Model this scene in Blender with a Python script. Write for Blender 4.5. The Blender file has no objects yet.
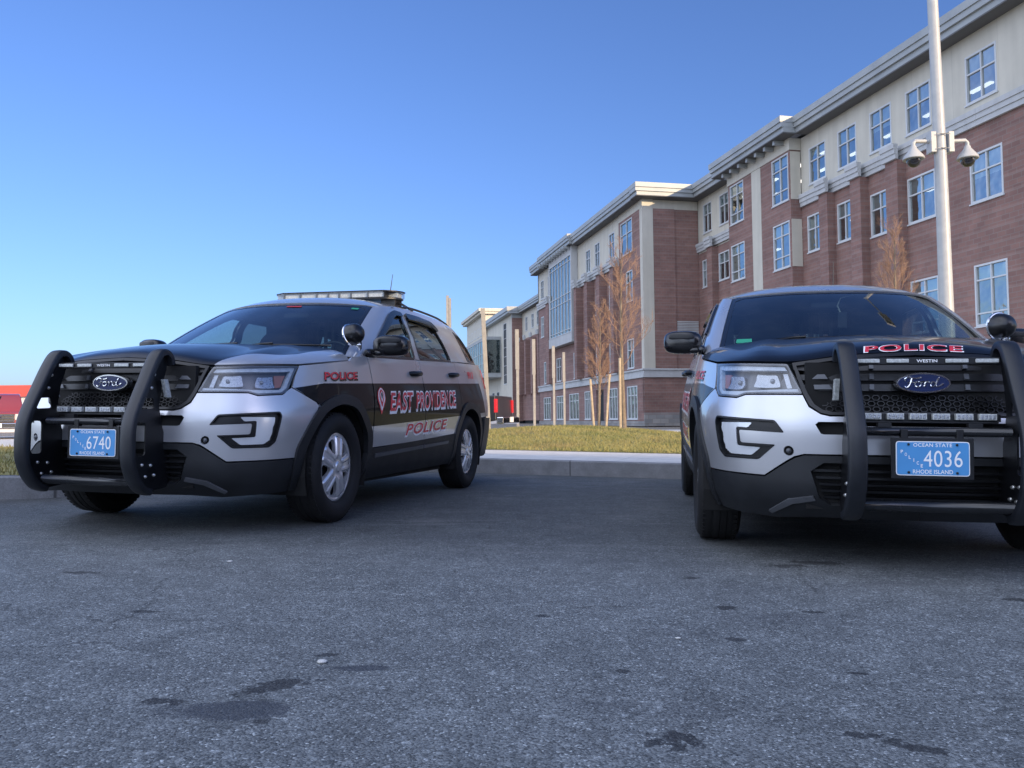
import bpy, math, random
import numpy as np
from mathutils import Vector, Matrix
from mathutils.geometry import delaunay_2d_cdt
PI=math.pi
sc=bpy.context.scene
COL=sc.collection
random.seed(7)
rng=np.random.default_rng(11)
# ------------------------------------------------------------------ helpers
def link(o,parent=None):
    COL.objects.link(o)
    if parent is not None: o.parent=parent
    return o
def tag(o,label=None,cat=None,group=None,kind=None):
    if label: o['label']=label
    if cat: o['category']=cat
    if group: o['group']=group
    if kind: o['kind']=kind
    return o
def empty(name,M,label,cat,group=None):
    o=bpy.data.objects.new(name,None); o.empty_display_size=.2; link(o); o.matrix_world=M
    return tag(o,label,cat,group)
def mesh_obj(name,verts,faces,mats,parent=None,fm=None,smooth=False,normals=None,angle=None,bevel=0):
    me=bpy.data.meshes.new(name); me.from_pydata([tuple(v) for v in verts],[],faces)
    if not isinstance(mats,(list,tuple)): mats=[mats]
    for m in mats: me.materials.append(m)
    if fm is not None: me.polygons.foreach_set('material_index',fm)
    if smooth is True: me.polygons.foreach_set('use_smooth',[True]*len(faces))
    elif smooth is not False and smooth is not None: me.polygons.foreach_set('use_smooth',smooth)
    me.update()
    if angle is not None:
        me.polygons.foreach_set('use_smooth',[True]*len(faces)); me.set_sharp_from_angle(angle=math.radians(angle))
    if normals is not None: me.normals_split_custom_set(normals)
    o=bpy.data.objects.new(name,me); link(o,parent)
    if bevel:
        b=o.modifiers.new('bevel','BEVEL'); b.width=bevel; b.segments=2; b.limit_method='ANGLE'; b.angle_limit=.6; b.harden_normals=True
        me.polygons.foreach_set('use_smooth',[True]*len(faces))
        me.set_sharp_from_angle(angle=math.radians(40))
    return o
class MB:
    def __init__(s): s.v=[];s.f=[];s.m=[]
    def add(s,v,f,m=0):
        n=len(s.v); s.v+= [tuple(map(float,p)) for p in v]; s.f+=[tuple(i+n for i in q) for q in f]; s.m+=[m]*len(f); return s
    def box(s,x0,x1,y0,y1,z0,z1,m=0,fn=None):
        v=[(x,y,z) for x in(x0,x1) for y in(y0,y1) for z in(z0,z1)]
        if fn: v=[fn(*p) for p in v]
        return s.add(v,[(0,1,3,2),(4,6,7,5),(0,4,5,1),(2,3,7,6),(0,2,6,4),(1,5,7,3)],m)
    def prism(s,poly,a,b,fn,m=0):
        "poly 2d list (ccw), fn(p,q,t)->xyz"
        n=len(poly); v=[fn(p,q,a) for p,q in poly]+[fn(p,q,b) for p,q in poly]
        f=[tuple(range(n))[::-1],tuple(range(n,2*n))]+[(i,(i+1)%n,(i+1)%n+n,i+n) for i in range(n)]
        return s.add(v,f,m)
    def tube(s,path,r,seg=10,m=0,cap=True):
        P=[Vector(p) for p in path]; R=r if isinstance(r,(list,tuple)) else [r]*len(P)
        v=[];f=[]; up=None
        for i,p in enumerate(P):
            d=(P[min(i+1,len(P)-1)]-P[max(i-1,0)]).normalized()
            if up is None:
                up=Vector((0,0,1)) if abs(d.z)<.9 else Vector((1,0,0))
            a=d.cross(up).normalized(); b=a.cross(d).normalized(); up=b
            for k in range(seg):
                t=2*PI*k/seg; v.append(p+(a*math.cos(t)+b*math.sin(t))*R[i])
        for i in range(len(P)-1):
            for k in range(seg):
                k2=(k+1)%seg; f.append((i*seg+k,i*seg+k2,(i+1)*seg+k2,(i+1)*seg+k))
        if cap: f.append(tuple(range(seg))); f.append(tuple(range((len(P)-1)*seg,len(P)*seg))[::-1])
        return s.add(v,f,m)
    def lathe(s,prof,fn,seg=32,m=0,closed=False):
        "prof list (r,h); fn(r,ang,h)->xyz"
        v=[fn(r,2*PI*k/seg,h) for r,h in prof for k in range(seg)]; n=len(prof)
        f=[(i*seg+k,i*seg+(k+1)%seg,((i+1)%n)*seg+(k+1)%seg,((i+1)%n)*seg+k) for i in range(n if closed else n-1) for k in range(seg)]
        return s.add(v,f,m)
    def ball(s,c,r,seg=16,rings=10,m=0,fn=None):
        rx,ry,rz=r if isinstance(r,(tuple,list)) else (r,r,r)
        v=[];f=[]
        for i in range(rings+1):
            a=PI*i/rings
            for k in range(seg):
                t=2*PI*k/seg; p=(c[0]+rx*math.sin(a)*math.cos(t),c[1]+ry*math.sin(a)*math.sin(t),c[2]+rz*math.cos(a)); v.append(fn(*p) if fn else p)
        for i in range(rings):
            for k in range(seg):
                f.append((i*seg+k,(i+1)*seg+k,(i+1)*seg+(k+1)%seg,i*seg+(k+1)%seg))
        return s.add(v,f,m)
    def build(s,name,mats,parent=None,smooth=False,angle=None,bevel=0):
        return mesh_obj(name,s.v,s.f,mats,parent,s.m,smooth,angle=angle,bevel=bevel)
# ---------------------------------------------------- polygon patches on a curved skin
def inpoly(poly,P):
    poly=np.asarray(poly); P=np.asarray(P); x,y=P[:,0],P[:,1]; r=np.zeros(len(P),bool); n=len(poly)
    for i in range(n):
        x0,y0=poly[i-1]; x1,y1=poly[i]
        c=((y0>y)!=(y1>y)); 
        if y1!=y0: r^= c&(x<(x1-x0)*(y-y0)/(y1-y0)+x0)
    return r
def segdist(poly,P):
    D=np.full(len(P),9.); n=len(poly)
    for i in range(n):
        a=np.array(poly[i-1],float); b=np.array(poly[i],float); d=b-a; L=d@d
        if L<1e-12: continue
        t=np.clip(((P-a)@d)/L,0,1); D=np.minimum(D,np.linalg.norm(P-a-t[:,None]*d,axis=1))
    return D
def dens(poly,h):
    out=[]
    for i in range(len(poly)):
        a=np.array(poly[i],float); b=np.array(poly[(i+1)%len(poly)],float); k=max(1,int(math.ceil(np.linalg.norm(b-a)/h)))
        out+= [tuple(a+(b-a)*j/k) for j in range(k)]
    return out
def inset(poly,d):
    "move every edge inward (polygon of either winding)"
    P=[np.array(p,float) for p in poly]; n=len(P)
    A=sum(P[i-1][0]*P[i][1]-P[i][0]*P[i-1][1] for i in range(n)); sg=1 if A>0 else -1
    out=[]
    for i in range(n):
        a,b,c=P[i-1],P[i],P[(i+1)%n]
        e1=(b-a)/max(np.linalg.norm(b-a),1e-9); e2=(c-b)/max(np.linalg.norm(c-b),1e-9)
        n1=np.array([-e1[1],e1[0]])*sg; n2=np.array([-e2[1],e2[0]])*sg
        m=n1+n2; L=m@m
        m=m/max(np.linalg.norm(m),1e-9); k=1/max(m@n1,.45)
        out.append(tuple(b+m*d*k))
    return out
def rnd(poly,r,k=3):
    "round the corners of a polygon"
    P=[np.array(p,float) for p in poly]; n=len(P); out=[]
    for i in range(n):
        a,b,c=P[i-1],P[i],P[(i+1)%n]; la=np.linalg.norm(a-b); lc=np.linalg.norm(c-b); q=min(r,la*.45,lc*.45)
        p0=b+(a-b)/la*q; p1=b+(c-b)/lc*q
        for j in range(k+1):
            t=j/k; out.append(tuple((1-t)**2*p0+2*t*(1-t)*b+t*t*p1))
    return out
def patch(poly,holes,fn,h=.03,flange=.012,keep0=False):
    "triangulate a 2d region, lift it with fn(a,b)->(point,normal); returns verts, faces, loop normals"
    loops=[dens(poly,h)]+[dens(q,h) for q in holes]
    V=[];E=[];own=[]
    for lp in loops:
        s=len(V); V+=lp; E+=[(s+i,s+(i+1)%len(lp)) for i in range(len(lp))]
    B=np.array(loops[0]); g=np.array([(a,b) for a in np.arange(B[:,0].min()+h/2,B[:,0].max(),h) for b in np.arange(B[:,1].min()+h/2,B[:,1].max(),h)])
    if len(g):
        ok=inpoly(loops[0],g)
        for lp in loops[1:]: ok&=~inpoly(lp,g)
        g=g[ok]
        for lp in loops:
            if len(g): g=g[segdist(lp,g)>h*.45]
        V+= [tuple(p) for p in g]
    r=delaunay_2d_cdt([Vector(p) for p in V],E,[],0,1e-6)
    W=np.array([tuple(p) for p in r[0]]); T=[tuple(t) for t in r[2]]
    cen=np.array([W[list(t)].mean(0) for t in T]); ok=inpoly(loops[0],cen)
    for lp in loops[1:]: ok&=~inpoly(lp,cen)
    T=[t for t,k in zip(T,ok) if k]
    pn=[fn(a,b) for a,b in W]; verts=[p for p,_ in pn]; nn=[n for _,n in pn]
    faces=[];ln=[]
    for t in T:
        q=np.cross(verts[t[1]]-verts[t[0]],verts[t[2]]-verts[t[0]])
        if q@nn[t[0]]<0: t=t[::-1]
        faces.append(t); ln+=[nn[i] for i in t]
    if flange:
        cnt={}
        for t in T_edges(faces): cnt[t]=cnt.get(t,0)+1
        mp={}
        for a,b in list(cnt):
            if (b,a) in cnt: continue
            if keep0 and abs(W[a][0])<1e-5 and abs(W[b][0])<1e-5: continue
            ids=[]
            for i in(a,b):
                ids.append(len(verts)); verts.append(verts[i]); nn.append(nn[i])
            for i in(b,a):
                ids.append(len(verts)); verts.append(verts[i]-nn[i]*flange); nn.append(nn[i])
            q=(ids[1],ids[0],ids[3],ids[2]); fnm=np.cross(verts[q[1]]-verts[q[0]],verts[q[3]]-verts[q[0]]); L=np.linalg.norm(fnm); fnm=fnm/L if L>1e-12 else nn[a]
            faces.append(q); ln+=[fnm]*4
    return verts,faces,ln
def T_edges(faces):
    for f in faces:
        for i in range(len(f)): yield (f[i],f[(i+1)%len(f)])
def flip(v,f,ln):
    v2=[np.array([-p[0],p[1],p[2]]) for p in v]; f2=[];l2=[];k=0
    for q in f:
        m=len(q); L=ln[k:k+m]; k+=m
        f2.append(tuple(q[::-1])); l2+=[np.array([-a[0],a[1],a[2]]) for a in L[::-1]]
    return v2,f2,l2
class Shell:
    "collect patches into one mesh with exact normals"
    def __init__(s): s.v=[];s.f=[];s.n=[];s.m=[]
    def add(s,pt,m=0):
        v,f,n=pt; k=len(s.v); s.v+=list(v); s.f+=[tuple(i+k for i in q) for q in f]; s.n+=list(n); s.m+=[m]*len(f); return s
    def both(s,pt,m=0): s.add(pt,m); return s.add(flip(*pt),m)
    def side(s,pt,sg,m=0): return s.add(pt if sg>0 else flip(*pt),m)
    def build(s,name,mats,parent=None):
        return mesh_obj(name,s.v,s.f,mats,parent,s.m,True,normals=[tuple(n) for n in s.n])
# ---------------------------------------------------------------- text as flat polygons
_tc={}
def text2d(s,bold=0.,shear=0.,spacing=1.0):
    k=(s,bold,shear,spacing)
    if k in _tc: return _tc[k]
    c=bpy.data.curves.new('lettering','FONT'); c.body=s; c.size=1; c.offset=bold; c.shear=shear; c.space_character=spacing; c.resolution_u=5
    o=bpy.data.objects.new('lettering',c); COL.objects.link(o); bpy.context.view_layer.update()
    dg=bpy.context.evaluated_depsgraph_get(); me=bpy.data.meshes.new_from_object(o.evaluated_get(dg))
    v=np.array([tuple(p.co)[:2] for p in me.vertices]); f=[tuple(p.vertices) for p in me.polygons]
    bpy.data.objects.remove(o); bpy.data.curves.remove(c); bpy.data.meshes.remove(me)
    _tc[k]=(v,f); return _tc[k]
def text_on(mb,s,fn,w,hgt,bold=0.,shear=0.,m=0,spacing=1.0,ref=None):
    "letters scaled to width w and height hgt, centred; fn(a,b)->xyz"
    v,f=text2d(s,bold,shear,spacing); r=v if ref is None else text2d(s,ref,shear,spacing)[0]
    lo=r.min(0); hi=r.max(0); c=(lo+hi)/2; k=np.array([w/(hi[0]-lo[0]),hgt/(hi[1]-lo[1])])
    mb.add([fn(*((p-c)*k)) for p in v],f,m)
# ---------------------------------------------------------------- materials
def mat(name): 
    m=bpy.data.materials.new(name); m.use_nodes=True; nt=m.node_tree; return m,nt,nt.nodes['Principled BSDF']
def simple(name,col,rough=.5,metal=0.,spec=.5,coat=0.,var=0.,scale=8.,bump=0.,bscale=60.,emit=None,es=0):
    m,nt,b=mat(name); b.inputs['Base Color'].default_value=(*col,1); b.inputs['Roughness'].default_value=rough
    b.inputs['Metallic'].default_value=metal; b.inputs['Specular IOR Level'].default_value=spec; b.inputs['Coat Weight'].default_value=coat
    b.inputs['Coat Roughness'].default_value=.04
    tc=nt.nodes.new('ShaderNodeTexCoord')
    if var:
        n=nt.nodes.new('ShaderNodeTexNoise'); n.inputs['Scale'].default_value=scale; n.inputs['Detail'].default_value=6; nt.links.new(tc.outputs['Object'],n.inputs['Vector'])
        r=nt.nodes.new('ShaderNodeMapRange'); r.inputs['From Min'].default_value=.3; r.inputs['From Max'].default_value=.7; r.inputs['To Min'].default_value=1-var; r.inputs['To Max'].default_value=1+var; nt.links.new(n.outputs['Fac'],r.inputs['Value'])
        x=nt.nodes.new('ShaderNodeVectorMath'); x.operation='SCALE'; x.inputs[0].default_value=col; nt.links.new(r.outputs[0],x.inputs['Scale']); nt.links.new(x.outputs[0],b.inputs['Base Color'])
        r2=nt.nodes.new('ShaderNodeMapRange'); r2.inputs['To Min'].default_value=max(rough-.12,.02); r2.inputs['To Max'].default_value=rough+.12; nt.links.new(n.outputs['Fac'],r2.inputs['Value']); nt.links.new(r2.outputs[0],b.inputs['Roughness'])
    if bump:
        n=nt.nodes.new('ShaderNodeTexNoise'); n.inputs['Scale'].default_value=bscale; n.inputs['Detail'].default_value=4; nt.links.new(tc.outputs['Object'],n.inputs['Vector'])
        bp=nt.nodes.new('ShaderNodeBump'); bp.inputs['Strength'].default_value=bump; bp.inputs['Distance'].default_value=.01; nt.links.new(n.outputs['Fac'],bp.inputs['Height']); nt.links.new(bp.outputs[0],b.inputs['Normal'])
    if emit: b.inputs['Emission Color'].default_value=(*emit,1); b.inputs['Emission Strength'].default_value=es
    return m
class NX:
    "tiny node expression helper"
    def __init__(s,nt): s.nt=nt
    def val(s,v,inp):
        if hasattr(v,'is_output') or isinstance(v,bpy.types.NodeSocket): s.nt.links.new(v,inp)
        else: inp.default_value=v
    def m(s,op,a,b=0.,c=None):
        n=s.nt.nodes.new('ShaderNodeMath'); n.operation=op; s.val(a,n.inputs[0]); s.val(b,n.inputs[1])
        if c is not None: s.val(c,n.inputs[2])
        return n.outputs[0]
    def mr(s,v,a,b,c,d,smooth=False):
        n=s.nt.nodes.new('ShaderNodeMapRange'); n.interpolation_type='SMOOTHSTEP' if smooth else 'LINEAR'
        for k,q in zip(('Value','From Min','From Max','To Min','To Max'),(v,a,b,c,d)): s.val(q,n.inputs[k])
        return n.outputs[0]
    def mix(s,f,a,b):
        n=s.nt.nodes.new('ShaderNodeMix'); n.data_type='RGBA'; s.val(f,n.inputs[0])
        for q,i in((a,6),(b,7)):
            if isinstance(q,tuple): n.inputs[i].default_value=(*q,1) if len(q)==3 else q
            else: s.nt.links.new(q,n.inputs[i])
        return n.outputs[2]
    def noise(s,vec,scale,detail=4,rough=.5,col=False):
        n=s.nt.nodes.new('ShaderNodeTexNoise'); n.inputs['Scale'].default_value=scale; n.inputs['Detail'].default_value=detail; n.inputs['Roughness'].default_value=rough
        s.nt.links.new(vec,n.inputs['Vector']); return n.outputs['Color' if col else 'Fac']
    def xyz(s,vec):
        n=s.nt.nodes.new('ShaderNodeSeparateXYZ'); s.nt.links.new(vec,n.inputs[0]); return n.outputs
    def tc(s,k='Object'):
        return s.nt.nodes.new('ShaderNodeTexCoord').outputs[k]
    def bump(s,hgt,st,dist=.01):
        n=s.nt.nodes.new('ShaderNodeBump'); n.inputs['Strength'].default_value=st; n.inputs['Distance'].default_value=dist; s.nt.links.new(hgt,n.inputs['Height']); return n.outputs[0]
import numpy as np
def pchip(x, y, xs):
    x=np.asarray(x,float); y=np.asarray(y,float); xs=np.asarray(xs,float)
    h=np.diff(x); d=np.diff(y)/h; m=np.zeros(len(x))
    for i in range(1,len(x)-1):
        if d[i-1]*d[i]>0:
            w1=2*h[i]+h[i-1]; w2=h[i]+2*h[i-1]; m[i]=(w1+w2)/(w1/d[i-1]+w2/d[i])
    m[0]=d[0]; m[-1]=d[-1]
    i=np.clip(np.searchsorted(x,xs)-1,0,len(x)-2); t=(xs-x[i])/h[i]
    t=np.clip(t,0,1)
    return ((1+2*t)*(1-t)**2*y[i]+t*(1-t)**2*h[i]*m[i]+t*t*(3-2*t)*y[i+1]+t*t*(t-1)*h[i]*m[i+1])
def smooth(a):
    b=a.copy(); b[1:-1]=.25*a[:-2]+.5*a[1:-1]+.25*a[2:]; return b
class Surf:
    "dense table of a half car skin: station u (metres along plan) by height z"
    def __init__(s, plan, z0, z1, n_smooth=6):
        s.z=np.arange(z0,z1+1e-6,.01)
        P=[plan(z) for z in s.z]
        base=plan(.5*(z0+z1)); seg=np.hypot(*np.diff(base,axis=0).T); uk=np.concatenate([[0],np.cumsum(seg)])
        s.u=np.arange(0,uk[-1],.02); s.um=s.u[-1]
        X=np.array([pchip(uk,p[:,0],s.u) for p in P]); Y=np.array([pchip(uk,p[:,1],s.u) for p in P])
        for _ in range(n_smooth):
            ym=Y[:,1:2]; Y=np.apply_along_axis(smooth,1,np.concatenate([ym,Y],1))[:,1:]
            X=np.apply_along_axis(smooth,1,np.concatenate([-X[:,1:2],X],1))[:,1:]; X[:,0]=0
            X=np.apply_along_axis(smooth,0,X); Y=np.apply_along_axis(smooth,0,Y)
        s.X,s.Y=X,Y
        Z=np.repeat(s.z[:,None],len(s.u),1); T=np.stack([X,Y,Z],2)
        du=np.gradient(T,axis=1); du[:,0]=[1,0,0]; dz=np.gradient(T,axis=0)
        N=np.cross(du,dz); N/=np.linalg.norm(N,axis=2)[:,:,None]
        s.T=T; s.N=N
    def at(s,u,z,off=0.):
        a=np.clip(u/.02,0,len(s.u)-1.001); b=np.clip((z-s.z[0])/.01,0,len(s.z)-1.001)
        i=int(a); j=int(b); a-=i; b-=j
        f=lambda M:(M[j,i]*(1-a)+M[j,i+1]*a)*(1-b)+(M[j+1,i]*(1-a)+M[j+1,i+1]*a)*b
        p=f(s.T); n=f(s.N); n=n/np.linalg.norm(n)
        return p+n*off, n
    def u_of_x(s,x,z):
        j=int(round((z-s.z[0])/.01)); j=min(max(j,0),len(s.z)-1); k=int(np.argmax(s.X[j])); 
        return float(np.interp(x,s.X[j,:k+1],s.u[:k+1]))
    def u_of_y(s,y,z):
        j=int(round((z-s.z[0])/.01)); j=min(max(j,0),len(s.z)-1)
        return float(np.interp(y,s.Y[j],s.u))
# ---- lower body
LZ=[.16,.25,.33,.42,.50,.60,.70,.76,.82,.88,.95,1.0,1.05,1.1,1.18,1.3]
LW=[.86,.90,.94,.960,.972,.985,.990,.992,.990,.984,.972,.962,.95,.938,.918,.88]
LF=[.16,.075,.02,.0,.0,.0,.005,.02,.035,.045,.06,.085,.135,.23,.40,.60]
BX=[0,.25,.48,.66,.80,.89,.945,.975,.985,.985,.985,.985,.98,.955,.88,.70,.36,0]
BY=[-.985,-.975,-.945,-.885,-.79,-.67,-.50,-.25,0,.6,1.5,2.4,2.9,3.45,3.82,3.97,4.04,4.055]
def lower_plan(z):
    W=pchip(LZ,LW,[z])[0]; F=pchip(LZ,LF,[z])[0]
    t=min(max((z-.66)/.32,0),1); t=t*t*(3-2*t)
    P=[]
    for k,(x,y) in enumerate(zip(BX,BY)):
        x=x*W/.985
        x-=t*[0,0,.0,.01,.025,.045,.05,.035,.015,0,0,0,0,0,0,0,0,0][k]
        y+=F*[1,1,1,.95,.85,.7,.45,.15,0,0,0,0,0,0,0,0,0,0][k]
        r=max(z-1.0,0)*.35
        if k>=14: y-=r
        P.append((x,y))
    return np.array(P)
S=Surf(lower_plan,.16,1.30)
# ---- greenhouse
GZ=[1.08,1.2,1.3,1.4,1.5,1.6,1.66,1.72]
XA=[.835,.812,.792,.768,.740,.705,.675,.62]; YA=[.25,.455,.625,.805,.995,1.20,1.34,1.5]
YW=[.02,.21,.385,.565,.755,.96,1.10,1.27]
XS=[.940,.914,.882,.845,.804,.755,.715,.65]; YR=[3.74,3.72,3.67,3.59,3.49,3.36,3.26,3.1]
def green_plan(z):
    g=lambda A:pchip(GZ,A,[z])[0]
    xa,ya,yw,xs,yr=g(XA),g(YA),g(YW),g(XS),g(YR)
    P=[(0,yw)]
    for q in(.3,.6,.85): P.append((xa*q, yw+(ya-yw)*q**2.3))
    P+= [(xa,ya),(xa+(xs-xa)*.55,ya+.09),(xs-.012,ya+.30)]
    P+= [(xs,1.95),(xs*.99,2.7),(xs*.965,yr-.42),(xs*.93,yr-.16),(xs*.82,yr),(xs*.4,yr+.12),(0,yr+.15)]
    return np.array(P)
G=Surf(green_plan,1.08,1.72,4)
def zbelt(y): return 1.13+.0525*(y-.48)
# ================================================================ car materials
def paint(name,kind):
    m,nt,b=mat(name); x=NX(nt); co=x.tc(); X,Y,Z=x.xyz(co)
    silver=(.56,.57,.59); black=(.006,.007,.010)
    if kind=='body':
        top=x.m('MINIMUM',x.m('MULTIPLY_ADD',Y,.137,.869+.0685),x.m('MULTIPLY_ADD',Y,.0445,.919))
        bot=x.m('MAXIMUM',x.m('MULTIPLY_ADD',Y,-.484,.869-.242),x.m('MULTIPLY_ADD',Y,.0443,.608))
        k=x.m('MULTIPLY',x.m('LESS_THAN',Z,top),x.m('GREATER_THAN',Z,bot))
        k=x.m('MULTIPLY',k,x.m('GREATER_THAN',Y,-.52)); k=x.m('MULTIPLY',k,x.m('LESS_THAN',x.m('MULTIPLY_ADD',Z,.5,Y),3.86))
        k=x.m('MULTIPLY',k,x.m('GREATER_THAN',x.m('ABSOLUTE',X),.8))
    elif kind=='hood':
        e=x.mr(Y,-.86,-.25,.575,.80,True); k=x.m('LESS_THAN',x.m('ABSOLUTE',X),e)
    elif kind=='silver': k=0.
    else: k=1.
    dust=x.noise(co,2.2,4,.5)
    c=x.mix(k,silver,black)
    low=x.m('SUBTRACT',.35,x.mr(Z,.25,.75,0.,.35,True)); dd=x.m('MULTIPLY',low,x.mr(dust,.35,.7,0.,1.)); c=x.mix(dd,c,(.16,.145,.125))
    nt.links.new(c,b.inputs['Base Color'])
    x.val(x.m('MULTIPLY',x.m('SUBTRACT',1.,k),.62) if kind in('body','hood') else (.62 if kind=='silver' else 0.),b.inputs['Metallic'])
    r=x.mr(dust,.2,.8,.26,.33); x.val(x.m('ADD',r,x.m('MULTIPLY',dd,.3)),b.inputs['Roughness'])
    x.val(x.m('MULTIPLY_ADD',k,(-.62 if kind=='body' else -.35),.9) if kind!='silver' else .9,b.inputs['Coat Weight']); x.val(x.m('MULTIPLY_ADD',k,-.42,.5) if kind!='silver' else .5,b.inputs['Specular IOR Level']); b.inputs['Coat Roughness'].default_value=.045
    return m
def glassmat(name,tint,spec=1.):
    m,nt,b=mat(name); nt.nodes.remove(b); x=NX(nt); out=nt.nodes['Material Output']
    t=nt.nodes.new('ShaderNodeBsdfTransparent'); t.inputs[0].default_value=(*tint,1)
    g=nt.nodes.new('ShaderNodeBsdfGlossy'); g.inputs['Roughness'].default_value=.015; g.inputs[0].default_value=(1,1,1,1)
    f=nt.nodes.new('ShaderNodeLayerWeight'); f.inputs['Blend'].default_value=.5; fr_=x.m('MULTIPLY_ADD',x.m('POWER',f.outputs['Facing'],4.),.85,.075)
    d=nt.nodes.new('ShaderNodeBsdfDiffuse'); d.inputs[0].default_value=(.25,.25,.25,1)
    mx=nt.nodes.new('ShaderNodeMixShader'); nt.links.new(x.m('MULTIPLY',fr_,spec),mx.inputs[0]); 
    m2=nt.nodes.new('ShaderNodeMixShader'); x.val(x.mr(x.noise(x.tc(),5.,6),.4,.8,.0,.05),m2.inputs[0]); nt.links.new(t.outputs[0],m2.inputs[1]); nt.links.new(d.outputs[0],m2.inputs[2])
    nt.links.new(m2.outputs[0],mx.inputs[1]); nt.links.new(g.outputs[0],mx.inputs[2]); nt.links.new(mx.outputs[0],out.inputs[0])
    return m
M={}
M['body']=paint('two_tone_paint','body'); M['hoodL']=paint('hood_two_tone_paint','hood'); M['silver']=paint('silver_paint','silver'); M['blackpaint']=paint('black_paint','black')
M['plastic']=simple('grained_grey_plastic',(.011,.0125,.015),.5,var=.25,scale=6,bump=.15,bscale=500)
M['plasticblk']=simple('black_plastic',(.005,.0055,.007),.36,var=.2,bump=.1,bscale=400)
M['gloss']=simple('gloss_black_plastic',(.007,.007,.008),.20,coat=.25,var=.1)
M['bowl']=simple('black_lamp_bowl',(.006,.006,.007),.30,coat=.15)
M['dark']=simple('unlit_underbody',(.006,.006,.006),.8)
M['rubber']=simple('tyre_rubber',(.006,.0062,.007),.75,var=.3,scale=9,bump=.2,bscale=120)
M['cover']=simple('silver_wheel_cover',(.72,.73,.75),.24,.65,coat=.2)
M['chrome']=simple('chrome',(.75,.76,.78),.10,1.)
M['reflector']=simple('lamp_reflector',(.42,.44,.47),.28,.7,var=.1,scale=60,bump=.12,bscale=160)
M['grey']=simple('satin_grey_trim',(.10,.105,.115),.35,.3,var=.2)
M['lens']=glassmat('clear_lens',(.86,.88,.90),.9)
M['frost']=simple('frosted_light_guide',(.50,.55,.60),.28,coat=.6,var=.1,scale=30)
M['amber']=simple('amber_reflector',(.34,.12,.06),.35,coat=.5)
M['led']=simple('led_module_lens',(.48,.50,.48),.25,coat=.6,var=.25,scale=90)
M['glassF']=glassmat('windscreen_glass',(.58,.68,.68)); M['glassS']=glassmat('side_glass',(.50,.60,.60)); M['glassR']=glassmat('tinted_rear_glass',(.20,.24,.25))
M['plateblue']=simple('blue_number_plate',(.075,.30,.62),.4,var=.05)
M['white']=simple('white_lettering',(.88,.88,.88),.45)
M['redtxt']=simple('red_reflective_lettering',(.62,.035,.055),.35,var=.1,scale=30)
M['badge']=simple('blue_badge_enamel',(.010,.022,.09),.2,coat=.8)
M['taillight']=simple('red_tail_lamp_lens',(.35,.012,.015),.15,coat=.8)
M['seat']=simple('dark_seat_fabric',(.020,.020,.022),.85,var=.2,scale=20)
M['bolt']=simple('zinc_bolt',(.55,.55,.52),.35,.9)
M['green']=simple('green_sticker',(.03,.30,.17),.5); M['redstk']=simple('red_sticker',(.45,.03,.04),.5)
M['cord']=simple('pale_cord',(.55,.52,.42),.6)
# ================================================================ panels on the skins
def Sf(off=0.): return lambda u,z: S.at(u,z,off)
def Gf(off=0.): return lambda u,z: G.at(u,z,off)
def gy(y,z): return (G.u_of_y(y,z),z)
def hood_raw(a,b):
    P=lambda X,A,q: float(pchip(X,A,[q])[0])
    zf=lambda u:P([0,.3,.59,.9,1.215],[1.036,1.022,.990,1.005,1.020],u)
    def c0(a): u=1.215*a; return S.at(u,zf(u))[0]
    def c1(a): return np.array([P([0,.4,.7,.85,.94,1],q,a) for q in([0,.36,.63,.77,.865,.937],[.10,.13,.18,.22,.225,.19],[1.195,1.192,1.184,1.168,1.142,1.092])])
    def d1(b): return S.at(1.215+.638*b,1.020+.072*b)[0]
    def d0(b): y=-.875+(.10+.875)*b; p=np.array([0,y,P([0,.06,.2,.45,.75,1],[1.036,1.074,1.112,1.152,1.180,1.195],b)]); return p
    e00=c0(0);e10=c0(1);e01=c1(0);e11=c1(1)
    dd0=d0(b)+(1-b)*(e00-d0(0))
    p=(1-b)*c0(a)+b*c1(a)+(1-a)*dd0+a*d1(b)-((1-a)*(1-b)*e00+a*(1-b)*e10+(1-a)*b*e01+a*b*e11)
    q=math.sin(PI*min(max(b,0),1)); s=math.sin(PI*min(max(a,0),1))
    p=p+np.array([0,0,.016*q**.6*s**.5+.010*math.exp(-((a-.60)/.07)**2)*min(1,b*6)*min(1,(1-b)*6)*1-.006*math.exp(-((a-.74)/.06)**2)*q])
    return p
def numfn(raw,up,off=0.,lo=(0,0),hi=(1,1),e=.004):
    def fn(a,b):
        p=raw(a,b); a0,a1=max(a-e,lo[0]),min(a+e,hi[0]); b0,b1=max(b-e,lo[1]),min(b+e,hi[1])
        du=raw(a1,b)-raw(a0,b); dv=raw(a,b1)-raw(a,b0); n=np.cross(du,dv); n=n/max(np.linalg.norm(n),1e-12)
        if a<1e-6 and lo[0]==0: n[0]=0; n/=max(np.linalg.norm(n),1e-12)
        if n@up<0: n=-n
        return p+n*off,n
    return fn
ZR=lambda y: float(pchip([1.22,1.6,2.2,2.8,3.34],[1.606,1.650,1.664,1.657,1.61],[y])[0])
def roof_raw(a,b):
    ye=1.22+(3.34-1.22)*b; ze=ZR(ye); E=G.at(G.u_of_y(ye,ze),ze)[0]
    yc=.995+(3.46-.995)*b; zc=float(pchip([0,.05,.14,.35,.6,.85,1],[1.622,1.668,1.715,1.748,1.752,1.722,1.668],[b])[0])
    return np.array([E[0]*a, yc+(E[1]-yc)*a**2.3, zc+(E[2]-zc)*a**2.8])
hoodfn=numfn(hood_raw,np.array([0,-.3,1.])); 
def rooffn(off): return numfn(roof_raw,np.array([0,0,1.]),off)
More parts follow.
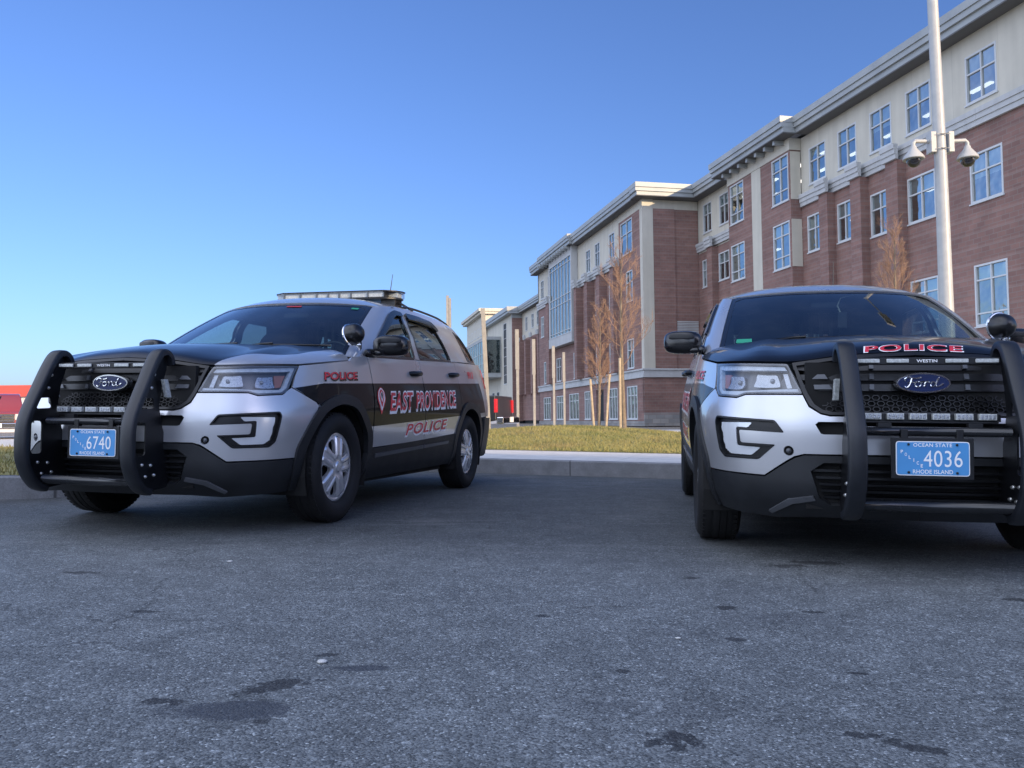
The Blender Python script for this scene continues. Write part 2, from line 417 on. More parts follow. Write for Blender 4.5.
def grid(fn,na,nb,flange=.012):
    "regular patch over a,b in 0..1 (a=0 is the centre line)"
    P=[[fn(i/na,j/nb) for i in range(na+1)] for j in range(nb+1)]
    v=[P[j][i][0] for j in range(nb+1) for i in range(na+1)]; n=[P[j][i][1] for j in range(nb+1) for i in range(na+1)]
    f=[];ln=[]
    for j in range(nb):
        for i in range(na):
            q=(j*(na+1)+i,j*(na+1)+i+1,(j+1)*(na+1)+i+1,(j+1)*(na+1)+i)
            c=np.cross(v[q[1]]-v[q[0]],v[q[3]]-v[q[0]])
            if c@n[q[0]]<0: q=q[::-1]
            f.append(q); ln+=[n[k] for k in q]
    if flange:
        cnt=set(T_edges(f))
        for a,b in list(cnt):
            if (b,a) in cnt or (a%(na+1)==0 and b%(na+1)==0): continue
            k=len(v); v+= [v[a],v[b],v[b]-n[b]*flange,v[a]-n[a]*flange]; n+=[n[a],n[b],n[b],n[a]]
            q=(k+1,k,k+3,k+2); fnm=np.cross(v[q[1]]-v[q[0]],v[q[3]]-v[q[0]]); L=np.linalg.norm(fnm); fnm=fnm/L if L>1e-12 else n[a]
            f.append(q); ln+=[fnm]*4
    return v,f,ln
# outlines traced in (distance round the car from the nose, height)
FOG=[(.652,.702),(.608,.640),(.842,.652),(.836,.590),(.652,.583),(.746,.508),(.955,.512),(.992,.545),(1.024,.70),(1.008,.724)]
LAMP=[(.600,.978),(.519,.829),(.81,.832),(.865,.817),(1.04,.829),(1.095,.862),(1.215,1.008)]
GRILLE=[(0,1.030),(.3,1.016),(.578,.980),(.517,.829),(.489,.772),(.441,.737),(.40,.727),(0,.727)]
ARCH_O=[(1.150,.25),(1.152,.446),(1.168,.53),(1.268,.672),(1.385,.768),(1.534,.823),(1.691,.845),(1.885,.811),(2.021,.707),(2.126,.586),(2.157,.464),(2.160,.25)]
ARCH_I=[(1.205,.25),(1.222,.43),(1.262,.545),(1.345,.655),(1.44,.725),(1.56,.765),(1.691,.778),(1.85,.748),(1.96,.665),(2.05,.56),(2.085,.44),(2.07,.25)]
def crv(P,k=4):
    out=[]
    for i in range(len(P)-1):
        p0,p1,p2,p3=[np.array(P[min(max(i+j,0),len(P)-1)],float) for j in(-1,0,1,2)]
        for j in range(k):
            t=j/k; out.append(tuple(.5*((2*p1)+(-p0+p2)*t+(2*p0-5*p1+4*p2-p3)*t*t+(-p0+3*p1-3*p2+p3)*t**3)))
    return out+[tuple(P[-1])]
ARCH_O=[ARCH_O[0]]+crv(ARCH_O[1:-1])+[ARCH_O[-1]]; ARCH_I=[ARCH_I[0]]+crv(ARCH_I[1:-1])+[ARCH_I[-1]]
ARCH_M=[((a+c)/2,(b+d)/2) for (a,b),(c,d) in zip(ARCH_O,ARCH_I)]
RO=4.526-1.66
def rear(A): return [(1.66-(a-1.66)*.98+RO,b+.012) for a,b in A][::-1]
RARCH_O,RARCH_I,RARCH_M=rear(ARCH_O),rear(ARCH_I),rear(ARCH_M)
ub=lambda y: y+1.665
zs=lambda y: .466+.036*(y-.43)          # bottom edge of the paint on the doors
GAP=.0025
def fascia():
    o=[(0,.543),(.525,.541),(.57,.529),(.60,.512),(.724,.434),(1.155,.446)]+[(1.168+.02,.53),(1.268+.03,.665),(1.345+.012,.762),(1.340,.782),(1.12,.868),(1.092,.856),(1.035,.823),(.865,.811),(.81,.826),(.519,.823),(.492,.765),(.441,.731),(.40,.721),(0,.721),(0,.694),(.452,.694),(.466,.682),(.444,.640),(.43,.636),(0,.636)]
    sens=[(.594+.024*math.cos(t),.555+.024*math.sin(t)) for t in np.linspace(0,2*PI,15)[:-1]]
    return patch(inset(o,.001),[rnd(FOG,.012),sens],Sf(),.028,.02,True)
def police_car(M0,label,hoodmat,plate,lightbar,hoodtext,windcable):
    root=empty('police_car',M0,label,'police car')
    P=root; Lp=lambda *a:None
    part=lambda sh,name,mats,parent=P: sh.build(name,mats,parent)
    b=M['body']
    # ---------------- body shell: fenders, quarter panels, pillars, sill covers
    sh=Shell()
    fender=[(1.345,.788),(1.128,.874),(1.104,.868),(1.222,1.014),(1.853,1.088),(1.862,1.125),(2.152,1.128),(2.152,.475)]+[p for p in ARCH_M[1:-1]][::-1]
    fender=[(1.352,.780),(1.126,.872),(1.224,1.012),(1.856,1.085),(1.90,1.112),(2.03,1.128),(2.152,1.135),(2.152,.475),(2.12,.47)]+[p for p in ARCH_M[1:-1] if (p[0]>1.36 or p[1]>.775) and p[1]>.48 and not(p[0]<1.36)][::-1]
    sh.both(patch(inset(fender,GAP),[],Sf(),.03,.014))
    q0=ub(2.555)
    tail=[(5.30,1.02),(5.55,1.00),(5.62,1.20),(5.36,1.235),(5.31,1.16)]
    um=S.um
    quarter=[(q0,.80),(q0,1.240),(q0+.9,1.275),(5.52,1.285),(um,1.285),(um,.72),(5.12,.715),(5.02,.71)]+[p for p in RARCH_M if p[1]>.70 and p[0]>q0+.02][::-1]
    sh.both(patch(inset(quarter,GAP),[inset(rnd(tail,.02),-.003)],Sf(),.035,.014))
    gum=G.um
    # upper body with window apertures
    xe=0
    wtop=[]
    for q in np.linspace(1,0,9):
        xx=roof_raw(q,0.)[0]; zz=roof_raw(q,0.)[2]; wtop.append((G.u_of_x(xx,zz) if q<.97 else G.u_of_y(1.22,1.606),zz))
    Ai=[(.822,1.12),(.808,1.20),(.793,1.30),(.779,1.40),(.766,1.50),(.758,1.57),(.756,1.592)]
    roofline=[gy(y,ZR(y)) for y in(1.22,1.5,1.8,2.2,2.6,3.0,3.2,3.34)]
    upper=Ai+roofline+[(G.u_of_y(3.34,1.61)+.12,1.635),(gum-.4,1.662),(gum,1.665),(gum,1.29)]+[gy(y,zbelt(min(y,3.3))+.004) for y in(3.5,3.1,2.6,2.2,1.8,1.4,1.0,.7,.50)]
    fw=[gy(.60,1.146),gy(1.0,1.166),gy(1.47,1.190),gy(1.51,1.40),gy(1.525,1.568),gy(1.38,1.568),gy(1.27,1.535),gy(1.05,1.43),gy(.82,1.295)]
    rw=[gy(1.60,1.197),gy(2.0,1.218),gy(2.47,1.240),gy(2.415,1.38),gy(2.30,1.53),gy(2.22,1.572),gy(1.9,1.584),gy(1.625,1.582),gy(1.615,1.40)]
    qw=[gy(3.10,1.285),gy(3.42,1.295),gy(3.34,1.43),gy(3.20,1.555),gy(2.98,1.575),gy(3.02,1.45)]
    bw=[(gum-.012,1.30),(gum-.62,1.30),(gum-.50,1.60),(gum-.012,1.615)]
    fw,rw,qw,bw=[rnd(q,.03,5) for q in(fw,rw,qw,bw)]
    sh.both(patch(upper,[fw,rw,qw,bw],Gf(),.04,.02))
    # dark inner lining of the same frame
    sh.both(patch(inset(upper,.01),[inset(fw,-.004),inset(rw,-.004),inset(qw,-.004),inset(bw,-.004)],Gf(-.024),.06,0),1)
    sh.both(grid(rooffn(0.),14,22,.01)); sh.both(grid(rooffn(-.03),8,10,0),1)
    body=part(sh,'body_shell',[b,M['seat']])
    # black mouldings: window surrounds, belt moulding, roof ditch
    sh=Shell()
    for w in(fw,rw,qw): sh.both(patch(inset(w,-.010),[inset(w,.012)],Gf(.003),.05,.008))
    sh.both(patch(inset(bw,-.004),[inset(bw,.03)],Gf(.002),.08,.004))
    ws=[(0,1.668)]+[p for p in wtop[::-1][1:-1]]+[(.757,1.628)]+Ai[::-1][1:]+[(.60,1.135),(.3,1.13),(0,1.128)]
    ws=[(0,1.13),(.4,1.13),(.815,1.135)]+[(u-.004,z) for u,z in Ai[1:]]+[(p[0],p[1]-.004) for p in wtop[1:-1]]+[(0,1.619)]
    wsi=[(0,1.145),(.4,1.15),(.785,1.16)]+[(u-.035,z-.005) for u,z in Ai[1:-1]]+[(p[0]*.955,p[1]-.025) for p in wtop[1:-1]]+[(0,1.596)]
    part(sh,'window_surround',M['gloss'])
    # windscreen with its black printed border
    sh=Shell(); sh.both(patch(wsi,[],Gf(-.004),.06,0,True)); W=part(sh,'windscreen',M['glassF'])
    sh=Shell(); ring=[(0,1.13),(.4,1.13),(.815,1.135)]+[(u-.004,z) for u,z in Ai[1:]]+[(p[0],p[1]-.004) for p in wtop[1:-1]]+[(0,1.619),(0,1.596)]+wsi[::-1][1:]
    sh.both(patch(ring,[],Gf(-.002),.05,.006,True)); part(sh,'screen_border',M['gloss'],W)
    # side glass (quarter + rear), doors
    for sg in(1,-1): sh=Shell(); sh.side(patch(qw,[],Gf(-.008),.06,0),sg); part(sh,'quarter_window',M['glassR'])
    sh=Shell(); sh.both(patch(bw,[],Gf(-.008),.08,0)); part(sh,'rear_window',M['glassR'])
    fd=[(2.160,.475),(2.160,1.133)]+[(ub(y),zbelt(y)) for y in(1.0,1.53)]+[(ub(1.55),zbelt(1.55)),(ub(1.55),zs(1.55))]
    rd=[(ub(1.556),zs(1.556)),(ub(1.556),zbelt(1.556)),(ub(2.0),zbelt(2.0)),(q0-.004,1.238),(q0-.004,.80)]+[p for p in RARCH_M if p[1]>.56 and p[0]<q0-.02][::-1]+[(RARCH_M[1][0]+.0,.545)]
    rd=[(ub(1.556),zs(1.556)),(ub(1.556),zbelt(1.556)),(ub(2.0),zbelt(2.0)),(q0-.004,1.238)]+[p for p in RARCH_M if p[1]>.54 and p[0]<q0-.02][::-1]
    # RARCH lists run rear->front reversed; keep those ahead of the wheel centre in falling order
    fr=sorted([p for p in RARCH_M if p[0]<q0-.01 and p[1]>.53],key=lambda p:-p[1])
    rd=[(ub(1.556),zs(1.556)),(ub(1.556),zbelt(1.556)),(ub(2.0),zbelt(2.0)),(q0-.004,1.238),(q0-.004,fr[0][1]+.03)]+fr
    for sg in(1,-1):
        for poly,win,hy,hz,gl in((fd,fw,1.385,1.058,'glassS'),(rd,rw,2.405,1.104,'glassR')):
            sh=Shell(); sh.side(patch(inset(poly,GAP),[],Sf(.001),.03,.014),sg); d=part(sh,'door',b)
            sh=Shell(); sh.side(patch(win,[],Gf(-.010),.05,0),sg); part(sh,'window',M[gl],d)
            mb=MB(); x0=float(S.at(ub(hy),hz)[0][0])
            def hf(x,y,z): return (sg*x,y,z)
            pts=[(x0-.01,hy-.105,hz-.002),(x0+.022,hy-.085,hz),(x0+.036,hy-.04,hz+.002),(x0+.038,hy+.04,hz+.006),(x0+.024,hy+.085,hz+.008),(x0-.01,hy+.105,hz+.008)]
            mb.tube([(sg*a,c,e) for a,c,e in pts],[.018,.021,.022,.022,.021,.018],10); mb.ball((sg*(x0-.002),hy,hz-.008),(.008,.05,.026))
            o=mb.build('door_handle',M['plasticblk'],d,smooth=True)
        # tinted rain visors over the side windows
    vis=[gy(.80,1.30),gy(1.05,1.44),gy(1.27,1.556),gy(1.38,1.588),gy(1.525,1.588),gy(1.52,1.548),gy(1.385,1.546),gy(1.285,1.515),gy(1.07,1.400),gy(.86,1.285)]
    for sg in(1,-1): sh=Shell(); sh.side(patch(rnd(vis,.05,4),[],Gf(.018),.04,.016),sg); part(sh,'rain_visor',M['gloss'])
    vis=[gy(1.60,1.592),gy(1.9,1.597),gy(2.24,1.590),gy(2.36,1.52),gy(2.30,1.50),gy(2.21,1.535),gy(1.9,1.546),gy(1.61,1.540)]
    
    for sg in(1,-1): sh=Shell(); sh.side(patch(rnd(vis,.05,4),[],Gf(.020),.04,.018),sg); part(sh,'rain_visor',M['gloss'])
    # ---------------- cladding
    sh=Shell()
    ring=ARCH_O+ARCH_I[::-1]; sh.both(patch(ring,[],Sf(.014),.03,.035))
    rr=RARCH_O+RARCH_I[::-1]; sh.both(patch(rr,[],Sf(.014),.03,.035))
    rl=RARCH_O[0] if RARCH_O[0][0]<RARCH_O[-1][0] else RARCH_O[-1]
    rock=[(2.162,.25),(2.162,zs(.49)-.004),(3.2,zs(1.53)-.004),(RARCH_O[1][0] if RARCH_O[1][0]<4.5 else RARCH_O[-2][0],.545),(rl[0],.27)]
    rock=[(2.162,.25),(2.162,.470),(3.2,.512),(min(p[0] for p in RARCH_O)-.003,.550),(min(p[0] for p in RARCH_O)-.003,.27)]
    sh.both(patch(rock,[],Sf(.006),.04,.02)); 
    sh.both(patch([(2.23,.405),(2.23,.432),(3.20,.466),(3.20,.440)],[],Sf(.016),.05,.012),1); sh.both(patch([(3.23,.441),(3.23,.467),(3.86,.489),(3.84,.464)],[],Sf(.016),.05,.012),1)
    val=[(0,.235),(.5,.235),(.70,.222),(1.146,.24),(1.149,.440),(.724,.427),(.60,.504),(.57,.521),(.525,.535),(0,.537),(0,.50),(.44,.50),(.50,.46),(.47,.33),(.42,.30),(0,.30)]
    sh.both(patch(inset(val,.001),[],Sf(.0),.03,.03,True))
    lip=[(.50,.345),(.62,.325),(.735,.262),(.72,.25),(.60,.305),(.49,.325)]; sh.both(patch(lip,[],Sf(.012),.03,.016),1)
    part(sh,'lower_cladding',[M['plastic'],M['grey']])
    sh=Shell(); rb=[(5.03,.30),(um,.30),(um,.71),(5.13,.705),(5.03,.70)]; sh.both(patch(rb,[],Sf(.02),.05,.03)); part(sh,'rear_bumper',M['plastic'])
    for sg in(1,-1): sh=Shell(); sh.side(patch(rnd(tail,.02),[],Sf(.006),.04,.02),sg); part(sh,'tail_light',M['taillight'])
    # ---------------- front
    sh=Shell(); sh.both(fascia()); FB=part(sh,'front_bumper',M['silver'])
    sh=Shell()
    sh.both(patch([(0,.620),(0,.710),(.48,.710),(.48,.620)],[],Sf(-.045),.06,0,True)); sh.both(patch([(0,.28),(0,.52),(.52,.52),(.52,.28)],[],Sf(-.05),.06,0,True))
    sens=[(.594+.026*math.cos(t),.555+.026*math.sin(t)) for t in np.linspace(0,2*PI,17)[:-1]]; sh.both(patch(sens,[],Sf(-.016),.02,0))
    for k in range(5): sh.both(patch([(0,.322+.034*k),(.45+.01*k,.322+.034*k),(.45+.01*k,.334+.034*k),(0,.334+.034*k)],[],Sf(-.022),.06,.02,True),1)
    part(sh,'lower_grille',[M['dark'],M['plasticblk']],FB)
    for sg in(1,-1):
        mb=MB(); c,n=S.at(.594,.555,-.004); mb.ball((sg*c[0],c[1],c[2]),(.013,.010,.013),12,8)
        mb.build('parking_sensor',M['grey'],FB,smooth=True)
    # fog lamp clusters
    LEN=[(.775,.690),(.80,.664),(.872,.668),(.872,.572),(.735,.566),(.79,.527),(.925,.530),(.962,.556),(.988,.69)]
    for sg in(1,-1):
        sh=Shell(); sh.side(patch(inset(rnd(FOG,.012),-.004),[rnd(LEN,.01)],Sf(-.020),.03,.02),sg)
        rimp=inset(rnd(FOG,.012),.001); sh.side(patch(rimp,[inset(rimp,.008)],Sf(.003),.03,.03),sg,1)
        f=part(sh,'fog_light',[M['plasticblk'],M['plasticblk']],FB if False else P)
        sh=Shell(); 
        def lf(u,z):
            p,n=S.at(u,z,-.016+.0028*math.sin(u*520)); return p,n
        v=patch(rnd(LEN,.01),[],lf,.0045,.01); sh.side(v,sg); part(sh,'lamp_lens',M['led2'],f)
    # headlights
    for sg in(1,-1):
        Lr=rnd(LAMP,.012); sh=Shell(); sh.side(patch(inset(Lr,-.004),[],Sf(-.055),.05,0),sg)
        sh.side(patch(Lr,[inset(Lr,.010)],Sf(-.002),.04,.055),sg)
        hl=part(sh,'headlight',M['grey'])
        guide=[(.618,.968),(.60,.945),(1.075,.965),(1.145,.972),(1.06,.875),(1.02,.856),(.85,.850),(.53,.856),(.526,.838),(.82,.840),(.87,.826),(1.035,.838),(1.088,.868),(1.197,.998)]
        sh=Shell(); sh.side(patch(inset(guide,.001),[],Sf(-.012),.03,.022),sg); part(sh,'light_guide',M['frost'],hl)
        sh=Shell()
        for cu,w,hh in((.700,.085,.034),(.925,.080,.034)):
            q=[(cu-w*.8,.868),(cu+w,.870),(cu+w*.9,.870+hh*1.9),(cu-w*.45,.868+hh*1.9)]
            def rf(u,z,cu=cu,w=w): 
                r=((u-cu)/w)**2+((z-.900)/.045)**2; return S.at(u,z,-.050+.022*min(r,1.4)+.0016*math.sin(u*330))
            sh.side(patch(rnd(q,.012),[],rf,.0065,.01),sg,0)
        sh.side(patch([(1.01,.872),(1.055,.878),(1.115,.950),(1.02,.945)],[],Sf(-.03),.03,.01),sg,1)
        sh.side(patch([(.575,.863),(.60,.862),(.63,.94),(.605,.94)],[],Sf(-.035),.03,.01),sg,0)
        part(sh,'reflector',[M['reflector'],M['amber']],hl)
        mb=MB()
        for cu in(.695,.925):
            c,n=S.at(cu-.012,.902,-.038); mb.ball((sg*c[0],c[1]+.008,c[2]),(.013,.008,.013),12,8)
        mb.build('projector',M['lens2'],hl,smooth=True)
        sh=Shell(); sh.side(patch(inset(Lr,.002),[],Sf(0.0),.03,0),sg); part(sh,'lens',M['lens'],hl)
    # grille
    sh=Shell(); g2=[(u+(.02 if u>0 else 0),z+(.008 if z>.8 and u<.55 else -.005)) for u,z in GRILLE]
    sh.both(patch(g2,[],Sf(-.075),.06,0,True)); sh.both(patch(GRILLE[:2]+GRILLE[2:],[],Sf(-.075),.06,0,True))
    gi=[(0,1.012),(.3,.999),(.555,.965),(.494,.829),(.466,.778),(.430,.752),(.39,.742),(0,.742)]
    ringg=GRILLE+gi[::-1]; sh.both(patch(inset(ringg,.0005),[],Sf(.004),.04,.05,True),1)
    for zc in(.962,.912,.862):
        xr=.50+(zc-.829)*.42
        def bf(u,z,zc=zc): return S.at(u,z,-.006-.35*abs(z-zc-.004)-.0*u)
        sh.both(patch([(0,zc-.017),(xr-.05,zc-.017),(xr+.015,zc-.010),(xr+.02,zc+.012),(xr-.05,zc+.015),(0,zc+.015)],[],bf,.03,.03,True),1)
        sh.both(patch([(xr-.13,zc-.012),(xr-.05,zc-.012),(xr-.045,zc+.010),(xr-.115,zc+.010)],[],Sf(.003),.03,.012),2)
        for uu in(.20,): sh.both(patch([(uu,zc-.013),(uu+.02,zc-.013),(uu+.02,zc+.012),(uu,zc+.012)],[],Sf(.002),.03,.012),2)
    for k in range(11):
        for r in range(3):
            uu=.02+.042*k+(.021 if r%2 else 0); zz=.765+.026*r
            if uu<.44: sh.both(patch([(uu-.019,zz),(uu-.010,zz+.012),(uu+.010,zz+.012),(uu+.019,zz),(uu+.010,zz-.012),(uu-.010,zz-.012)],[[(uu-.015,zz),(uu-.008,zz+.009),(uu+.008,zz+.009),(uu+.015,zz),(uu+.008,zz-.009),(uu-.008,zz-.009)]],Sf(-.03),.03,.012),1)
    gr=part(sh,'grille',[M['dark'],M['plasticblk'],M['grey']])
    mb=MB(); cy=float(S.at(0,.878)[0][1]); bc=(0,cy-.060,.878)
    def el(a,rx,rz,dy): return (rx*math.cos(a),bc[1]+dy+.03*(rx*math.cos(a)/.12)**2*.3,bc[2]+rz*math.sin(a))
    n=48
    def disc(rx,rz,dy,m):
        v=[el(2*PI*k/n,rx,rz,dy) for k in range(n)]+[el(2*PI*k/n,rx,rz,dy+.045) for k in range(n)]
        mb.add(v,[tuple(range(n))[::-1]]+[(k,(k+1)%n,(k+1)%n+n,k+n) for k in range(n)],m)
    disc(.118,.047,0,0); disc(.110,.040,-.002,1)
    # script lettering drawn as brush strokes
    def stroke(pts,w):
        pts=[Vector((a,0,c)) for a,c in pts]; Q=[]
        for i in range(len(pts)-1):
            p0=pts[max(i-1,0)];p1=pts[i];p2=pts[i+1];p3=pts[min(i+2,len(pts)-1)]
            for j in range(5):
                t=j/5; Q.append(.5*((2*p1)+(-p0+p2)*t+(2*p0-5*p1+4*p2-p3)*t*t+(-p0+3*p1-3*p2+p3)*t**3))
        Q.append(pts[-1]); mb.tube([(p.x,bc[1]-.0035+.03*(p.x/.12)**2*.3,bc[2]+p.z) for p in Q],[w*(.6+.5*abs(math.sin(3*PI*i/len(Q)))) for i in range(len(Q))],5,2)
    stroke([(-.078,.008),(-.082,.018),(-.066,.027),(-.045,.022),(-.028,.021),(-.010,.026)],.0036)
    stroke([(-.050,.024),(-.055,.004),(-.064,-.016),(-.076,-.022),(-.084,-.014)],.0040)
    stroke([(-.070,.000),(-.052,.004),(-.038,.002)],.0026)
    stroke([(-.022,.006),(-.036,.002),(-.038,-.012),(-.026,-.018),(-.014,-.010),(-.014,.002),(-.024,.006)],.0034)
    stroke([(-.014,.004),(.002,.004),(.004,-.008),(.000,-.016)],.0030); stroke([(.003,-.004),(.012,.006),(.020,.006),(.024,.001)],.0034)
    stroke([(.048,.004),(.034,.003),(.028,-.010),(.036,-.017),(.048,-.008),(.054,.006)],.0034); stroke([(.066,.026),(.058,.012),(.052,-.008),(.056,-.017),(.070,-.012),(.084,-.002)],.0034)
    mb.build('oval_badge',[M['chrome'],M['badge'],M['chrome']],gr,angle=40)
    # hood
    sh=Shell(); sh.both(grid(hoodfn,34,40,.016)); HD=part(sh,'hood',hoodmat)
    if hoodtext:
        mb=MB()
        def hf(a,c):
            # a across (viewer's right positive), c up the bonnet
            bb=.026+c/1.05; t=abs(a); 
            lo,hi=0.,1.
            for _ in range(14):
                mid=(lo+hi)/2
                if hood_raw(mid,bb)[0]<t: lo=mid
                else: hi=mid
            p,nn=hoodfn(lo,bb); p=p+nn*.003; return (math.copysign(p[0],a),p[1],p[2])
        text_on(mb,'POLICE',hf,.46,.062,.035,.15,1,1.08)
        text_on(mb,'POLICE',lambda a,c:tuple(np.array(hf(a,c))+np.array([0,-.0006,.0012])),.445,.050,.020,.15,0,1.08)
        mb.build('hood_lettering',[M['redtxt'],M['white']],HD)
    # cowl and wipers
    mb=MB()
    for sg in(1,-1):
        R0=[hood_raw(a,1.) for a in np.linspace(0,1,13)]; R1=[np.array(G.at(G.u_of_x(min(p[0]*.93,.80),1.16),1.16,.004)[0]) for p in R0]
        v=[];f=[]
        for p,q in zip(R0,R1):
            v+=[(sg*p[0],p[1]-.02,p[2]-.012),(sg*p[0],p[1]+.02,p[2]-.030),(sg*q[0],q[1]-.01,q[2])]
        for i in range(12):
            for k in range(2):
                q=(3*i+k,3*i+k+1,3*i+k+4,3*i+k+3); f.append(q if sg<0 else q[::-1])
        mb.add(v,f)
        mb.box(.70,.90,.24,.50,1.02,1.115,0,lambda x,y,z:(sg*x*(1-.06*(y>.4)),y,z))
    mb.build('cowl_panel',M['plasticblk'],P,angle=35)
    for x0,x1 in((-.52,.04),(.10,.70)):
        mb=MB(); pts=[]
        for k in range(9):
            x=x0+(x1-x0)*k/8; zz=1.185+.020*k/8-.012*(x/.7)**2; p,nn=G.at(G.u_of_x(abs(x),zz),zz,.016); pts.append((math.copysign(p[0],x),p[1],p[2]))
        mb.tube(pts,.008,6); a=pts[3]; 
        mb.tube([(x0+(x1-x0)*.15-.10,.20,1.185),(a[0]-.08,a[1]-.02,a[2]+.006),(a[0],a[1]-.006,a[2]+.012)],[.014,.009,.007],6)
        mb.build('wiper',M['plasticblk'],P,smooth=True)
    # ---------------- inner blocks, wheel wells
    mb=MB(); mb.box(-.60,.60,-.80,.45,.24,.94); mb.box(-.86,.86,.50,2.30,.22,.80); mb.box(-.62,.62,2.3,3.85,.24,.90); mb.box(-.84,.84,3.42,3.90,.30,.95); mb.box(-.84,.84,2.3,3.5,.84,.95)
    mb.box(-.84,.84,.46,.95,.8,1.06); mb.box(-.50,.50,-.90,-.78,.28,.98)
    for sg in(1,-1):
        for yc in(0,2.866):
            pr=[]
            for k in range(15):
                t=PI*(-.12+1.24*k/14); pr.append((math.cos(t)*.445,.365+math.sin(t)*.425))
            v=[(sg*x,yc+a,c) for a,c in pr for x in(.56,.955)]; f=[(2*i,2*i+1,2*i+3,2*i+2) for i in range(14)]; mb.add(v,f)
            mb.box(.555,.60,yc-.46,yc+.46,.22,.80,0,lambda x,y,z:(sg*x,y,z))
    mb.build('underbody',M['dark'],P)
    # ---------------- wheels
    hol=[]
    for k in range(5):
        t0=2*PI*k/5+.35
        pol=[(.085,-.045),(.085,.045),(.150,.23),(.185,.26),(.203,.20),(.207,0),(.203,-.20),(.185,-.26),(.150,-.23)]
        pol=[(.098,-.10),(.098,.10),(.145,.23),(.180,.245),(.193,.14),(.193,-.14),(.180,-.245),(.145,-.23)]
        q=[(r*math.cos(t0+a),r*math.sin(t0+a)) for r,a in pol]; hol.append(rnd(q,.018))
    circ=[(.243*math.cos(t),.243*math.sin(t)) for t in np.linspace(0,2*PI,61)[:-1]]
    if 'wheel' not in _tc:
        def wraw(a,c):
            r=math.hypot(a,c); t=math.atan2(c,a)
            ph=((t-.35)%(2*PI/5))/(2*PI/5)  # 0 at a hole, .5 at a spoke
            sp=math.cos(2*PI*ph)            # 1 hole, -1 spoke centre
            sst=lambda e0,e1,v: (lambda q:q*q*(3-2*q))(min(max((v-e0)/(e1-e0),0),1))
            d=.026-.026*(r/.243)**2+.010*(1-sst(.026,.040,r))
            w=sst(.05,.085,r)*(1-sst(.19,.215,r)); arc=abs(ph-.5)*2*PI/5*r   # metres from the spoke's centre line
            half=.030+.10*(r-.05)
            d+=w*(.011*(1-sst(half,half+.014,arc))-.006*(1-sst(half*.35,half*.6,arc)))
            d+=.006*sst(.205,.215,r)*(1-sst(.228,.238,r))
            return np.array([d,a,c])
        _tc['wheel']=patch(circ,hol,numfn(wraw,np.array([1.,0,0]),0,(-1,-1),(1,1),.0015),.0052,.022)
    cv=_tc['wheel']
    for sg in(1,-1):
        for yc in(0,2.866):
            steer=0.
            prof=[(.232,.80),(.238,.955),(.250,.966),(.275,.976),(.305,.978),(.330,.970),(.350,.953),(.360,.935),(.363,.905),(.3605,.8975),(.3605,.893),(.364,.887),(.365,.86),(.361,.858),(.361,.852),(.365,.85),(.364,.822),(.3605,.817),(.3605,.812),(.363,.805),(.360,.775),(.350,.757),(.33,.742),(.29,.735),(.232,.76)]
            mb=MB(); mb.lathe(prof,lambda r,a,x:(sg*x,yc+r*math.cos(a),.365+r*math.sin(a)),64,0,True)
            for k in range(64):      # shoulder blocks
                a=2*PI*k/64
                for x0,x1 in((.925,.952),(.762,.785)):
                    def tf(x,y,z,a=a): r=.354+z; return (sg*x,yc+r*math.cos(a+y),.365+r*math.sin(a+y))
                    mb.box(x0,x1,-.032,.032,0,.0085 if x1<.95 else .006,0,tf)
            # rim barrel and back disc
            mb.lathe([(.236,.80),(.238,.955),(.228,.950),(.222,.90),(.0,.895)],lambda r,a,x:(sg*x,yc+r*math.cos(a),.365+r*math.sin(a)),48,1)
            for k in range(5):
                a=2*PI*k/5+.35; mb.ball((sg*.903,yc+.085*math.cos(a),.365+.085*math.sin(a)),.014,8,6,2)
            w=mb.build('wheel',[M['rubber'],M['dark'],M['bolt']],P,angle=32)
            v,f,ln=cv; ca,sa=math.cos(.4*sg+yc),math.sin(.4*sg+yc)
            rot=lambda p:np.array([p[0],p[1]*ca-p[2]*sa,p[1]*sa+p[2]*ca])
            v2=[rot(p)+np.array([.928,0,0]) for p in v]; l2=[rot(p) for p in ln]; sh=Shell()
            pt=(v2,f,l2) if sg>0 else flip(v2,f,l2)
            pt=([p+np.array([0,yc,.365]) for p in pt[0]],pt[1],pt[2]); sh.add(pt); part(sh,'wheel_cover',M['cover'],w)
    # ---------------- mirrors
    def sel(c,r,e=2.6,seg=28,rings=18,fn=None):
        v=[];f=[]
        pw=lambda q,p:math.copysign(abs(q)**p,q)
        for i in range(rings+1):
            a=PI*i/rings-PI/2
            for k in range(seg):
                t=2*PI*k/seg; p=(c[0]+r[0]*pw(math.cos(a),2/e)*pw(math.cos(t),2/e),c[1]+r[1]*pw(math.cos(a),2/e)*pw(math.sin(t),2/e),c[2]+r[2]*pw(math.sin(a),2/e)); v.append(fn(*p) if fn else p)
        for i in range(rings):
            for k in range(seg): f.append((i*seg+k,i*seg+(k+1)%seg,(i+1)*seg+(k+1)%seg,(i+1)*seg+k))
        return v,f
    for sg in(1,-1):
        mb=MB()
        def mf(x,y,z): 
            y2=y+.35*max(0,x-1.0)+.0; z2=z+(x-1.03)*.03; return (sg*x,y2,z2)
        mb.add(*sel((1.035,.66,1.228),(.128,.075,.078),3.2,fn=mf),0)
        mb.add(*sel((.93,.63,1.170),(.07,.045,.022),3,fn=lambda x,y,z:(sg*x,y,z)),0); mb.add(*sel((.915,.58,1.165),(.03,.09,.035),2.5,fn=lambda x,y,z:(sg*x,y,z)),0)
        mi=mb.build('side_mirror',M['gloss'],P,smooth=True)
        mb=MB(); mb.add(*sel((1.045,.600,1.262),(.068,.014,.012),4,fn=mf),0); mb.build('mirror_light',M['led'],mi,smooth=True)
